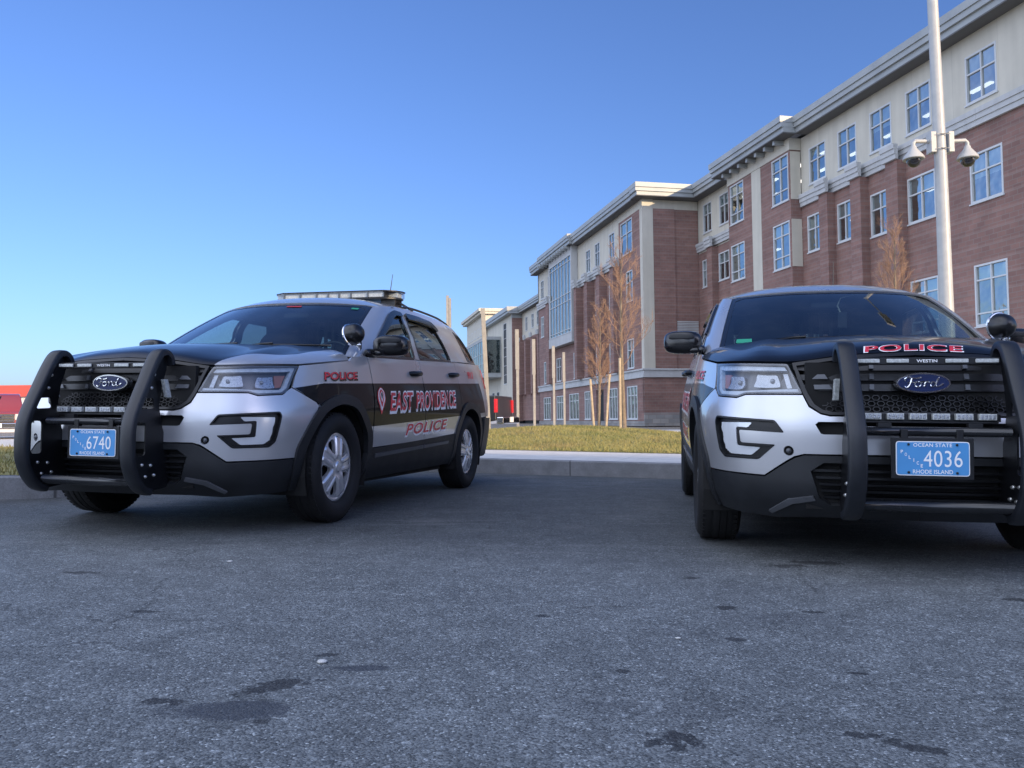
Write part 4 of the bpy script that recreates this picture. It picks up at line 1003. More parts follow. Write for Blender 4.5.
A=[KP[i]+KN[i]*.155 for i in ir]; B=[KP[i]+KN[i]*.155+np.array([0,2.95])+np.array([0.,0]) for i in ir]
sheet('sidewalk',A,B,lambda x,y:gz(x,y)+HK-.003,mCon,3)
def lawn_z(x,y):
    e=sm((y-12.2)/4) if x>-3 else 0
    return gz(x,y)+HK+.004+max(0.,.34*math.exp(-((y-20.5)/4.6)**2)*math.exp(-((x-1.4)/3.4)**2)-.03)
A=[KP[i]+KN[i]*.155+np.array([0,2.90]) for i in ir]; B=[(p[0]*1.25-.3,22.4+3.1*sm((p[0]-.0)/1.2)) for p in A]
sheet('lawn',A,B,lawn_z,mGrass,30)
il=[i for i,p in enumerate(KP) if p[0]<=-2.55]
A=[KP[i]+KN[i]*.155 for i in il]; B=[(min(p[0],-3.0)*1.0 if True else 0,12.45) for p in A]
B=[(p[0]+(.0 if p[0]<-4 else .3),12.45) for p in A]
sheet('verge',A,B,lambda x,y:gz(x,y)+HK+.004,mGrass,6)
# grass blades on the parts of the lawn one can see
gv=[];gf=[]
def blades(n,x0,x1,y0,y1,zf,h0,h1,test=None):
    X=rng.uniform(x0,x1,n); Y=y0+(y1-y0)*rng.uniform(0,1,n)**1.3; A=rng.uniform(0,2*PI,n); H=rng.uniform(h0,h1,n)
    for x,y,a,h_ in zip(X,Y,A,H):
        if test and not test(x,y): continue
        z=zf(x,y)-.004; k=len(gv); w_=.008; lx,ly=rng.normal(0,.35,2)*h_
        gv.extend([(x-w_*math.cos(a),y-w_*math.sin(a),z),(x+w_*math.cos(a),y+w_*math.sin(a),z),(x+lx,y+ly,z+h_)]); gf.append((k,k+1,k+2))
kx=[p[0] for p in KP[ir[0]:]]; ky=[p[1] for p in KP[ir[0]:]]
blades(52000,-2.2,5.2,11.6,22,lawn_z,.03,.075,lambda x,y: y>np.interp(x,kx,ky)+3.13)
blades(9000,-11,-3.9,6.7,12.4,lambda x,y:gz(x,y)+HK+.004,.03,.08)
gb=mesh_obj('grass',gv,gf,mGrass); tag(gb,'short dry winter grass blades on the lawn','grass',kind='stuff')
# far paving behind the lawn
sheet('path',[(x,21.6) for x in(-30,-10,0,8,30)],[(x*1.1,40) for x in(-30,-10,0,8,30)],lambda x,y:gz(x,y)*0+.10,mCon,4)
# ================================================================ cars
TILT=Matrix.Rotation(math.atan(SL),4,'Y')
def pose(x,y,yaw): return TILT@Matrix.Translation((x,y,0))@Matrix.Rotation(-yaw,4,'Z')
police_car(pose(-2.094,5.645,.24947),'silver and black police SUV with roof light bar and EAST PROVIDENCE doors, plate 6740','police car' and M['hoodL'],'6740',True,False,False)
police_car(pose(2.0478,4.7094,.17807),'silver police SUV with black hood reading POLICE and no roof light bar, plate 4036',M['blackpaint'],'4036',False,True,True)
# ================================================================ school building
exec_dir=np.array([-.207,.978]); exec_dir=exec_dir/np.linalg.norm(exec_dir)
BM=Matrix.Translation((9.19096523,56.34572724,0))@Matrix.Rotation(math.atan2(exec_dir[1],exec_dir[0]),4,'Z')
def brick(name,c1,c2,row=.203):
    m,nt,b=mat(name); x=NX(nt); co=x.tc(); X,Y,Z=x.xyz(co)
    cb=nt.nodes.new('ShaderNodeCombineXYZ'); x.val(x.m('ADD',X,Y),cb.inputs[0]); x.val(Z,cb.inputs[1])
    t=nt.nodes.new('ShaderNodeTexBrick'); nt.links.new(cb.outputs[0],t.inputs['Vector']); t.inputs['Scale'].default_value=1; t.inputs['Brick Width'].default_value=row*2; t.inputs['Row Height'].default_value=row; t.inputs['Mortar Size'].default_value=.012
    t.inputs['Color1'].default_value=(*c1,1); t.inputs['Color2'].default_value=(*c2,1); t.inputs['Mortar'].default_value=(.20,.16,.14,1); t.inputs['Bias'].default_value=-.1
    # every third course is a paler soldier band
    fr=x.m('FRACT',x.m('MULTIPLY',Z,1/(row*3))); band=x.m('LESS_THAN',fr,.16); c=x.mix(x.m('MULTIPLY',band,.35),t.outputs[0],(.27,.20,.175))
    n=x.noise(co,.7,6); st=nt.nodes.new('ShaderNodeMapping'); st.inputs['Scale'].default_value=(.35,.35,6); nt.links.new(co,st.inputs[0]); n2=x.noise(st.outputs[0],1.,5)
    v=nt.nodes.new('ShaderNodeVectorMath'); v.operation='SCALE'; nt.links.new(c,v.inputs[0]); x.val(x.m('MULTIPLY',x.mr(n,.3,.7,.85,1.15),x.mr(n2,.3,.7,.90,1.1)),v.inputs['Scale']); nt.links.new(v.outputs[0],b.inputs['Base Color']); b.inputs['Roughness'].default_value=.8; return m
mBrick=brick('red_brick',(.225,.125,.104),(.18,.10,.086)); mBase=brick('grey_stone_base',(.20,.20,.20),(.30,.29,.27),.30)
def panel(name,col,jw=2.4,jh=.0):
    m,nt,b=mat(name); x=NX(nt); co=x.tc(); X,Y,Z=x.xyz(co); s=x.m('ADD',X,Y)
    j=x.mr(x.m('FRACT',x.m('MULTIPLY',s,1/jw)),0,.012,.75,1.); n=x.noise(co,.8,7,.6); st=nt.nodes.new('ShaderNodeMapping'); st.inputs['Scale'].default_value=(2.5,2.5,.25); nt.links.new(co,st.inputs[0]); n2=x.noise(st.outputs[0],1.,5)
    k=x.m('MULTIPLY',j,x.m('MULTIPLY',x.mr(n,.3,.7,.93,1.05),x.mr(n2,.3,.7,.92,1.07))); v=nt.nodes.new('ShaderNodeVectorMath'); v.operation='SCALE'; v.inputs[0].default_value=col; nt.links.new(k,v.inputs['Scale']); nt.links.new(v.outputs[0],b.inputs['Base Color']); b.inputs['Roughness'].default_value=.7; return m
mCream=panel('cream_wall_panel',(.50,.475,.40)); mTrim=panel('pale_grey_stone_trim',(.42,.43,.43),3.); mGreyPan=panel('grey_panel',(.33,.35,.35),1.5)
mCorn=simple('grey_metal_cornice',(.30,.32,.32),.45,var=.1,scale=1.); mSof=simple('dark_soffit',(.10,.10,.10),.7)
mFrame=simple('white_window_frame',(.50,.52,.53),.45); mBlind=simple('window_blind',(.74,.76,.75),.5); mRoom=simple('classroom_ceiling',(.25,.26,.27),.9,var=.1); mDarkRm=simple('dark_room',(.02,.024,.028),.9)
mTube=simple('ceiling_light',(.8,.8,.8),.5,emit=(1,.93,.85),es=3.)
def bglass():
    m,nt,b=mat('coated_window_glass'); nt.nodes.remove(b); x=NX(nt); out=nt.nodes['Material Output']
    t=nt.nodes.new('ShaderNodeBsdfTransparent'); t.inputs[0].default_value=(.55,.64,.64,1); g=nt.nodes.new('ShaderNodeBsdfGlossy'); g.inputs[0].default_value=(.50,.53,.53,1); g.inputs['Roughness'].default_value=.02
    f=nt.nodes.new('ShaderNodeFresnel'); f.inputs['IOR'].default_value=1.6; bp=x.bump(x.noise(x.tc(),1.1,2),.25,.15); nt.links.new(bp,g.inputs['Normal'])
    oi=nt.nodes.new('ShaderNodeObjectInfo'); mx=nt.nodes.new('ShaderNodeMixShader'); x.val(x.m('MULTIPLY_ADD',f.outputs[0],.5,x.mr(oi.outputs['Random'],0,1,.12,.26)),mx.inputs[0]); nt.links.new(t.outputs[0],mx.inputs[1]); nt.links.new(g.outputs[0],mx.inputs[2]); nt.links.new(mx.outputs[0],out.inputs[0]); return m
mGl=bglass()
SB=empty('school_building',BM,'long four storey brick and cream school building with grey cornices','building')
def fb(mb,t0,t1,o0,o1,z0,z1,m=0): mb.box(t0,t1,o0,o1,z0,z1,m)
def wall(name,t0,t1,z0,z1,o,holes,m,parent=SB,depth=.16):
    def fn(a,c): return np.array([a,o,c]),np.array([0.,1.,0.])
    hs=[[(a,c),(b,c),(b,d),(a,d)] for a,b,c,d in holes]
    pt_=patch([(t0,z0),(t1,z0),(t1,z1),(t0,z1)],hs,fn,60,depth); sh=Shell(); sh.add(pt_); return sh.build(name,m,parent)
def window(t0,t1,z0,z1,o,cols=2,rows=(.62,),blind=True,parent=SB,fr=.06):
    mb=MB(); y0,y1=o-.12,o+.012
    fb(mb,t0-.02,t0+fr,y0,y1,z0-.02,z1+.02); fb(mb,t1-fr,t1+.02,y0,y1,z0-.02,z1+.02); fb(mb,t0+fr,t1-fr,y0,y1-.003,z0-.02,z0+fr); fb(mb,t0+fr,t1-fr,y0,y1-.003,z1-fr,z1+.02)
    for k in range(1,cols): t=t0+(t1-t0)*k/cols; fb(mb,t-.03,t+.03,y0,y1-.02,z0+fr,z1-fr)
    for q in rows: z=z0+(z1-z0)*q; fb(mb,t0+fr,t1-fr,y0,y1-.024,z-.03,z+.03)
    fb(mb,t0-.06,t1+.06,o-.05,o+.06,z0-.08,z0-.022)
    wf=mb.build('window',mFrame,parent)
    mb=MB(); mb.add([(t0+fr*.5,o-.07,z0),(t1-fr*.5,o-.07,z0),(t1-fr*.5,o-.07,z1),(t0+fr*.5,o-.07,z1)],[(0,1,2,3)],0); mb.build('pane',mGl,wf)
    if blind:
        zb=z0+(z1-z0)*random.choice([rows[-1] if rows else .6]*4+[.35,.8,.5,.9]); mb=MB(); fb(mb,t0+.02,t1-.02,o-.14,o-.13,zb,z1-.01,0); mb.build('blind',mBlind,wf)
RO_=-4.22; BO=RO_+.65
# windows by face: (t0,t1,z0,z1)
W4=[(-15.51,-14.01,13.22,15.16),(-18.1,-16.6,13.22,15.16),(-20.7,-19.17,13.22,15.16),(-23.25,-21.7,13.22,15.16),(-26.85,-25.28,13.22,15.16),(-31.0,-29.4,13.22,15.16),(-34.6,-33.0,13.22,15.16)]
W3=[(-15.1,-13.75,9.55,11.5),(-17.7,-16.45,9.5,11.45),(-20.5,-19.1,9.2,11.2),(-23.4,-21.7,9.2,11.2),(-27.0,-25.38,9.15,11.1),(-31.0,-29.4,9.15,11.1),(-34.6,-33.0,9.15,11.1)]
W2=[(-14.75,-13.35,4.3,6.6),(-17.3,-15.98,4.3,6.6),(-20.5,-19.1,4.3,6.6),(-23.4,-21.7,4.3,6.6),(-27.05,-25.42,4.2,6.62),(-31.0,-29.4,4.2,6.62),(-34.6,-33.0,4.2,6.62)]
WR4=[(-2.14,-.85,13.5,15.5),(-4.65,-3.34,13.5,15.5)]; WR3=[(-1.61,-.66,9.75,11.62),(-4.63,-3.15,9.8,11.62)]; WR2=[(-1.61,-.66,4.3,6.4),(-4.63,-3.15,4.3,6.4)]
END=-36
def allwin(L,o,**k):
    for q in L: window(*q,o,**k)
wall('brick_wall',END,-13.19,.9,12.2,RO_,W3+W2+[(a,b,1.2,3.0) for a,b,_,_ in W2],mBrick); wall('cream_wall',END,-13.19,12.2,16.0,RO_-.02,W4,mCream)
wall('brick_wall',-5.94,0,.9,12.2,RO_,WR3+WR2,mBrick); wall('cream_wall',-5.94,0,12.2,16.0,RO_-.02,WR4,mCream)
allwin(W4,RO_-.02);allwin(W3,RO_);allwin(W2,RO_,rows=(.2,.75));allwin([(a,b,1.2,3.0) for a,b,_,_ in W2],RO_);allwin(WR4,RO_-.02);allwin(WR3,RO_);allwin(WR2,RO_)
BW=[(-13.0,-11.3,12.66,15.24),(-7.9,-6.2,12.80,15.24),(-13.0,-11.3,8.96,11.48),(-7.9,-6.2,9.2,11.44),(-13.0,-11.3,4.4,6.9),(-7.9,-6.2,4.4,6.9)]
wall('brick_wall',-13.19,-10.02,.9,15.35,BO,[q for q in BW if q[0]<-9],mBrick); wall('brick_wall',-8.95,-5.94,.9,15.35,BO,[q for q in BW if q[0]>-9],mBrick)
allwin(BW,BO,rows=(.25,.72))
mb=MB(); fb(mb,-10.02,-8.95,RO_,BO+.02,.9,15.35); fb(mb,-13.25,-5.88,RO_+.01,BO+.05,15.35,16.0); mb.build('cream_panel',mCream,SB)
mb=MB(); fb(mb,-13.189,-13.17,RO_,BO-.002,.9,15.35); fb(mb,-5.96,-5.941,RO_,BO-.002,.9,15.35); mb.build('brick_return',mBrick,SB)
mb=MB(); fb(mb,-13.215,-13.19,RO_+.02,BO-.02,12.62,15.28); fb(mb,-13.215,-13.19,RO_+.02,BO-.02,8.9,11.52); mb.build('window_return_panel',mCream,SB)
# piers with stepped caps
for t0,t1 in((-16.25,-15.5),(-18.95,-18.15),(-21.6,-20.8),(-3.0,-2.25)):
    mb=MB(); fb(mb,t0,t1,RO_-.05,RO_+.45,.9,12.16); p=mb.build('brick_pier',mBrick,SB)
def ledge(t0,t1,o,z0,z1,parent=SB,name='stone_ledge',pr=.22):
    mb=MB(); h_=(z1-z0); fb(mb,t0,t1,o-.02,o+pr*.6,z0,z0+h_*.34); fb(mb,t0-.003,t1+.003,o-.02,o+pr*.8,z0+h_*.34,z0+h_*.68); fb(mb,t0-.006,t1+.006,o-.02,o+pr,z0+h_*.68,z1); return mb.build(name,mTrim,parent)
ledge(END,-21.7,RO_,12.16,12.82); ledge(-21.7,-13.26,RO_,12.16,12.82); ledge(-5.88,-.02,RO_,12.3,12.9)
for t0,t1 in((-16.25,-15.5),(-18.95,-18.15),(-21.6,-20.8),(-3.0,-2.25)): ledge(t0-.08,t1+.08,RO_+.45,12.17,12.84)
def cornice(t0,t1,o,zb=16.0,parent=SB,p=.85,top=.0):
    mb=MB(); fb(mb,t0,t1,o-.02,o+p*.82,zb,zb+.06,1); fb(mb,t0-.01,t1+.01,o-.02,o+p*.80,zb+.06,zb+.34); fb(mb,t0-.02,t1+.02,o-.02,o+p*.93,zb+.34,zb+.60); fb(mb,t0-.04,t1+.04,o-.04,o+p,zb+.60,zb+.93+top); return mb.build('cornice',[mCorn,mSof],parent)
cornice(END,-13.9,RO_); cornice(-13.85,-5.2,BO,16.02,p=.95); cornice(-5.15,-.9,RO_)
for k in range(7):
    t=-12.7+k*1.03; mb=MB(); fb(mb,t,t+.22,BO+.04,BO+.62,15.78,16.01); mb.build('bracket',mCorn,SB)
# ---- wing end wall, facing the car park
mb=MB(); mb.box(0.01,.6,-4.22,-.05,.1,16.0); fb(mb,.3,30.4,-12,-.28,.1,16.3); fb(mb,END,.3,-16,RO_-5.5,.1,16.3); mb.build('wall_core',mDarkRm,SB)
mb=MB(); fb(mb,-.15,.02,-.78,.03,4.1,16.0); fb(mb,-.05,.02,-4.2,-.78,15.35,15.98); mb.build('cream_pilaster',mCream,SB)
mb=MB(); fb(mb,-.12,.01,-2.41,-.78,4.1,15.35); fb(mb,-.02,.012,-4.21,-2.41,4.1,15.35); mb.build('brick_end_wall',mBrick,SB)
mb=MB(); fb(mb,-.03,.01,-4.21,-.02,1.05,3.5); fb(mb,-.028,.3,-.03,.0,1.05,3.5); mb.build('brick_end_wall',mBrick,SB)
mb=MB(); fb(mb,-.16,.02,-4.21,.12,3.5,3.72); fb(mb,-.11,.02,-4.21,.07,3.72,4.0); fb(mb,-.20,.02,-4.21,.16,4.0,4.12); fb(mb,.02,30.4,-.02,.12,3.5,3.72); fb(mb,.02,30.4,-.02,.07,3.72,4.0); fb(mb,.02,30.4,-.02,.16,4.0,4.12); mb.build('belt_course',mTrim,SB)
mb=MB(); fb(mb,-.08,.02,-4.21,.06,.1,1.05); fb(mb,.02,30.4,-.02,.06,.1,.46); mb.build('stone_base',mBase,SB)
mb=MB(); 
for k in range(8): fb(mb,-.08,.02,-4.1,-2.5,6.6+.11*k,6.67+.11*k)
mb.build('louvre',mTrim,SB)
mb=MB(); fb(mb,-.9,.3,-4.25,.70,16.0,16.06,1); fb(mb,-.85,.3,-4.25,.66,16.06,16.34); fb(mb,-.93,.3,-4.25,.78,16.34,16.6); fb(mb,-1.0,.3,-4.25,.80,16.6,16.93); mb.build('cornice',[mCorn,mSof],SB)
# ---- wing long face (o=0)
V4=[(1.95,4.4,12.75,15.2),(5.83,7.15,13.07,15.05),(9.5,10.75,13.07,15.05),(12.05,13.28,13.07,15.0)]
V3=[(2.0,3.3,9.2,11.4),(6.2,7.2,9.2,11.3),(9.7,10.6,9.2,11.3),(12.9,13.7,9.2,11.3)]
V2=[(1.93,3.25,4.3,6.4),(6.1,7.3,4.3,6.5),(9.6,10.7,4.3,6.5),(12.6,13.8,4.3,6.5)]; V2b=[(15.6,17.3,4.3,6.6),(21.6,23.3,4.3,6.5),(26.8,28.2,4.3,6.5)]
V1=[(1.41,3.5,.62,2.97),(5.65,7.6,.62,2.97),(12.45,14.1,.62,2.97),(15.9,18.9,.62,2.92),(21.0,23.4,.62,2.85),(25.7,28.5,.62,2.85)]; DR=[(9.0,10.9,.25,3.0)]
V4b=[(25.0,26.3,13.2,15.1),(28.1,29.3,13.2,15.1)]; V3b=[(28.1,29.3,9.2,11.3)]
wall('cream_wall',0,.42,4.12,15.4,0,[],mCream); wall('brick_wall',.42,4.8,4.12,15.4,0,[V2[0],V3[0],V4[0]],mBrick); wall('brick_wall',4.8,15.7,4.12,12.2,0,V3[1:]+V2[1:],mBrick); wall('cream_wall',4.8,15.7,12.2,16.0,-.02,V4[1:],mCream)
wall('brick_wall',15.7,30.4,4.12,12.2,0,V2b+V3b,mBrick); wall('cream_wall',15.7,30.4,12.2,16.0,-.02,V4b,mCream); wall('brick_wall',.0,30.4,.46,3.5,0,V1+DR,mBrick)
mb=MB(); fb(mb,-.02,4.8,-.02,.02,15.4,16.0); mb.build('cream_panel',mCream,SB)
allwin(V4[:1],0);allwin(V4[1:],-.02);allwin(V3,0);allwin(V2,0);allwin(V2b,0);allwin(V1,0,cols=3,rows=(.72,),blind=False);allwin(V4b,-.02);allwin(V3b,0)
mb=MB(); fb(mb,9.0,10.9,-.5,-.45,.15,3.0); mb.build('door',mSof,SB)
for t0,t1 in((4.5,5.3),(7.8,8.7),(11.1,11.9),(14.3,15.0),(23.9,25.0)):
    mb=MB(); fb(mb,t0,t1,-.05,.62,4.12,12.05); mb.build('brick_pier',mBrick,SB); ledge(t0-.08,t1+.08,.62,12.06,12.74)
ledge(4.82,15.6,0,12.16,12.82); ledge(24.0,30.4,0,12.16,12.82)
cornice(.35,15.2,0,15.98,p=.8); cornice(15.2,26.4,.25,16.05,p=.85); cornice(26.5,31.0,0,16.0)
mb=MB(); fb(mb,15.7,23.6,-.02,.60,15.35,16.05); fb(mb,15.7,15.95,0,.62,7.6,15.35); fb(mb,23.35,23.6,0,.62,7.6,15.35); fb(mb,15.65,23.65,0,.66,7.5,8.4); mb.build('bay_surround',mTrim,SB)
for k in range(11): 
    mb=MB(); fb(mb,16.0+k*.95,16.2+k*.95,.60,1.25,15.82,16.04); mb.build('bracket',mCorn,SB)
window(15.95,23.35,8.4,15.35,.60,7,(.05,.42,.52,.93),False)
# ---- far section, second wing, tower
FO=-5.3
F4=[(a,a+1.35,13.3,15.2) for a in(33.5,38,42.5,47.2,51.5,54.6,58.4)]; F3=[(a+.2,a+1.1,8.9,11.2) for a in(42.5,46.2,50,53.8,57.6)]; F2=[(a+.2,a+1.1,4.4,6.6) for a in(42.5,46.2,50,53.8,57.6)]
wall('brick_wall',30.4,62,.5,12.2,FO,F3+F2,mBrick); wall('cream_wall',30.4,62,12.2,16.0,FO,F4,mCream); allwin(F4,FO);allwin(F3,FO,blind=False);allwin(F2,FO,blind=False)
for k in range(6):
    t=41+k*3.75; mb=MB(); fb(mb,t,t+.8,FO-.05,FO+.9,4.1,11.7); mb.build('brick_pier',mBrick,SB); ledge(t-.08,t+.88,FO+.9,11.7,12.3)
mb=MB(); fb(mb,30.4,62,FO-6,FO-.3,.1,16.2); fb(mb,30.3,30.5,FO,0,.1,16.0); fb(mb,62.05,80,-14,-3.82,.1,16.2); mb.build('wall_core',mDarkRm,SB)
mb=MB(); fb(mb,61.8,62.05,FO,-3.8,.4,15.4); mb.build('brick_end_wall',mBrick,SB)
cornice(31.2,61.0,FO,16.0); 
mb=MB(); fb(mb,61.0,82,FO-.2,-3.0,16.0,16.34); fb(mb,60.9,82,FO-.2,-2.85,16.34,16.95); fb(mb,61.75,62.1,FO,-3.75,15.4,16.0); mb.build('cornice',mCorn,SB)
E4=[(66.0,68.2,6.0,15.2)]
wall('cream_wall',62.05,82,.2,16.0,-3.8,E4+[(72,74,1,5),(76,78,1,5)],mCream); window(66.0,68.2,6.0,15.2,-3.8,2,(.15,.3,.45,.6,.75,.9),False); window(72,74,1,5,-3.8,2,(.5,),False); window(76,78,1,5,-3.8,2,(.5,),False)
mb=MB(); fb(mb,70,101,-3.78,-1.2,13.1,13.5); fb(mb,70,101,-3.78,-1.2,7.2,7.8); fb(mb,70,70.15,-3.78,-1.2,7.8,13.1)
mb.build('bay_surround',mGreyPan,SB); window(70.1,100.9,7.8,13.1,-1.2,14,(.3,.6),False)
mb=MB(); mb.box(69.93,69.97,-3.6,-1.3,7.9,13.0,0); mb.build('pane',mGl,SB)
TH=19.45
mb=MB(); fb(mb,82,101,-14,-3.25,.1,TH-.9); mb.build('tower_wall',mCream,SB)
mb=MB(); fb(mb,81.3,101.6,-14.3,-2.5,TH-.9,TH-.5); fb(mb,81.1,101.8,-14.5,-2.2,TH-.5,TH); mb.build('cornice',mCream,SB)
for k in range(5): window(83.5+3.4*k,85.7+3.4*k,15.2,16.6,-3.24,3,(),False)
mb=MB(); fb(mb,101.05,150,-20,-5.3,.1,14.5); mb.build('tower_wall',mGreyPan,SB)
# classrooms behind the glass: ceilings with strip lights
mb=MB()
for z in(15.45,11.75,7.0):
    fb(mb,END,-.5,RO_-5.2,RO_-.25,z,z+.05,0)
    fb(mb,END,-.5,RO_-5.3,RO_-5.2,z-3.0,z,0)
    for k in range(11):
        t=-35+3.0*k
        for o_ in(-1.6,-3.4): fb(mb,t,t+1.25,RO_+o_-.12,RO_+o_+.12,z-.09,z-.02,1)
mb.build('classroom_ceiling',[mRoom,mTube],SB)
# roof slabs
mb=MB(); fb(mb,END,.3,-16,RO_-.05,16.2,16.5); fb(mb,.3,30.4,-12,-.05,16.31,16.55); fb(mb,30.4,62,FO-6,FO-.05,16.21,16.5); mb.build('roof',mSof,SB)
# the school's other block, behind the photographer: it shades the car park
OB=empty('school_building',Matrix.Translation((0,-40,0)),'plain brick school block behind the photographer that shades the car park','building')
mb=MB(); mb.box(18,75,-14,0,-.5,SHH,0); mb.box(-90,18,-14,-.02,-.5,5.2,0); mb.build('wall',mBrick,OB)
mb=MB(); mb.box(17.7,75.3,-14.3,.3,SHH,SHH+.5,0); mb.box(-90.3,17.7,-14.3,.3,5.2,5.6,0); mb.build('cornice',mCorn,OB)
for k in range(30):
    for z in(2.,6.,10.,14.):
        x=-75+5*k
        if x<18 and z>3: continue
        mb=MB(); mb.box(x,x+2.2,0.0,.03,z,z+2.1,0); 
        if (k%2==0): mb.build('window',mGl,OB)
# ================================================================ lamp pole with two dome cameras
def put(x,y): return Matrix.Translation((x,y,gz(x,y)))
mWhite=simple('white_painted_steel',(.40,.40,.385),.4,var=.08); mDome=simple('smoked_dome',(.015,.015,.018),.08,coat=1.)
px,py=7.27,13.5
LP=empty('lamp_post',put(px,py),'tall tapering pale grey lamp post carrying two dome cameras behind the right police car','lamp post')
mb=MB(); mb.tube([(0,0,-.1),(0,0,1.2),(-.02,0,5),(-.10,0,9.6)],[.125,.122,.097,.075],24); mb.build('pole',mWhite,LP,angle=40)
mb=MB(); mb.tube([(0,0,-.2),(0,0,.55)],.30,20); mb.build('base',mKerb,LP,angle=40)
mb=MB(); mb.tube([(-.10,0,9.5),(-.10,-.5,9.65),(-.10,-1.5,9.7)],.04,8); mb.box(-.28,.08,-2.1,-1.4,9.66,9.76); mb.build('lamp_head',mWhite,LP)
for i,sg in enumerate((-1,1)):
    c=empty('security_camera',put(px,py)@Matrix.Translation((-.02,0,5.34)),['white dome security camera on the left arm of the lamp post','white dome security camera on the right arm of the lamp post'][i],'camera','dome cameras on the lamp post')
    f=lambda x,y,z:(sg*x,y,z)
    mb=MB(); mb.box(.11,.19,-.09,.09,-.10,.24,0,f); mb.tube([f(.19,0,.10),f(.42,0,.11),f(.455,0,.07),f(.455,0,.0)],.035,10)
    for z in(-.05,.19): mb.tube([f(-.06,.12,z),f(.11,.12,z)],.008,6); mb.tube([f(-.06,-.12,z),f(.11,-.12,z)],.008,6)
    mb.build('bracket',mWhite,c,angle=40)
    mb=MB(); mb.lathe([(.0,.02),(.045,.02),(.06,-.03),(.16,-.16),(.175,-.20),(.165,-.21),(0,-.21)],lambda r,a,h_:(sg*.455+r*math.cos(a),r*math.sin(a),h_),24); mb.build('housing',mWhite,c,angle=40)
    mb=MB(); mb.lathe([(.115,-.20),(.112,-.25),(.09,-.30),(.05,-.333),(0,-.342)],lambda r,a,h_:(sg*.455+r*math.cos(a),r*math.sin(a),h_),24); mb.build('dome',mDome,c,smooth=True)
# ================================================================ column lights beyond the lawn
mPost=simple('galvanised_post',(.29,.265,.225),.5,var=.12)
posts=[(-.60,21.0,3.45,.11,'tall plain square post at the left end of the row beyond the lawn'),(.20,29.0,3.78,.10,'square column light with a thicker head, second from the left beyond the lawn'),(.90,33.0,3.82,.10,'square column light, third from the left beyond the lawn'),(1.88,36.5,3.85,.10,'square column light, fourth from the left beyond the lawn'),(2.60,40.5,3.88,.10,'square column light at the right end of the row beyond the lawn')]
for i,(x,y,H_,w_,lb) in enumerate(posts):
    r=empty('column_light',Matrix.Translation((x,y,.12)),lb,'column light','column lights beyond the lawn')
    mb=MB(); mb.box(-w_*.5,w_*.5,-w_*.5,w_*.5,-.2,H_*.62 if i else H_,0,lambda a,b_,c:(a+(-.04*c if i==0 else 0),b_,c)); mb.build('post',mPost,r,bevel=.01)
    if i: 
        mb=MB(); mb.box(-w_*.75,w_*.62,-w_*.6,w_*.6,H_*.62,H_); mb.build('lamp_housing',mPost,r,bevel=.01)
r=empty('utility_pole',Matrix.Translation((-3.55,46,0)),'pale timber pole rising behind the roof of the left police car','pole')
mb=MB(); mb.box(-.14,.0,-.12,.12,-.3,7.75); mb.build('post',mPost,r,bevel=.01)
mb=MB(); mb.box(.02,.13,-.10,.12,-.3,7.6); mb.build('post',mPost,r,bevel=.01)
# ================================================================ bare trees
mBark=simple('young_tree_bark',(.20,.155,.11),.8,var=.3,scale=12,bump=.5,bscale=40); mTwig=simple('reddish_bare_twigs',(.33,.20,.13),.7,var=.25,scale=3); mStake=simple('timber_stake',(.42,.33,.22),.8,var=.2)
def tree(x,y,z,H_,spread,clear,label,seed,nl=26,stiff=.8,lean=0.):
    rs=np.random.default_rng(seed); r=empty('bare_tree',Matrix.Translation((x,y,z)),label,'tree')
    tr=MB(); tw=MB(); N=12; tp=[]
    for k in range(N+1): q=k/N; tp.append((lean*q+.04*math.sin(3*q+seed),.04*math.cos(2.5*q),H_*.93*q-.05))
    R=[.055*(1-q/N)**.8*(H_/5)+.008 for q in range(N+1)]; tr.tube(tp,R,8); tr.build('trunk',mBark,r,smooth=True)
    def at(q): q=min(max(q,0),.999)*N; i=int(q); a=q-i; return np.array(tp[i])*(1-a)+np.array(tp[i+1])*a
    def limb(p,d,L,rad,lv):
        pts=[p]; n=4; d=d/np.linalg.norm(d); d0=d
        for k in range(n):
            d=d+np.array([0,0,stiff*.12])+rs.normal(0,.16,3); d/=np.linalg.norm(d); pts.append(pts[-1]+d*L/n)
        tw.tube(pts,[rad*(1-.75*k/n) for k in range(n+1)],4 if lv else 5,cap=False)
        if lv<3:
            m=[9,7,5][lv]
            for k in range(m):
                s_=.25+.75*(k+rs.uniform(0,1))/m; i=min(int(s_*n),n-1); a=s_*n-i; q=pts[i]*(1-a)+pts[i+1]*a
                e=rs.normal(0,1,3); e-=e@d0*d0; e/=np.linalg.norm(e); dd=d0*.85+e*.55+np.array([0,0,.25]); limb(q,dd,L*rs.uniform(.32,.55)*(1.15-.4*s_),rad*.5,lv+1)
    for k in range(nl):
        q=clear+(1-clear)*(k/nl)**.9; a=k*2.4+rs.uniform(-.4,.4); p=at(q); el=rs.uniform(.45,1.05)
        L=spread*(1.25-.75*(q-clear)/(1-clear))*rs.uniform(.75,1.15); dd=np.array([math.cos(a)*math.cos(el),math.sin(a)*math.cos(el),math.sin(el)*stiff*1.3]); limb(p,dd,L,.011*(1.2-.6*q),0)
    tw.build('crown',mTwig,r,smooth=True); return r
zT=lawn_z(2.75,20.0)
tree(2.75,20.0,zT,4.75,.85,.36,'tallest bare tree on the lawn in front of the brick wing',3,28,1.0)
tree(2.72,25.2,.18,4.3,.62,.30,'smaller bare tree held between two slanting stakes on the lawn',5,32,1.1)
tree(9.35,19.6,0,5.55,.85,.33,'bare tree behind the right police car beside the lamp post',9,44,1.1)
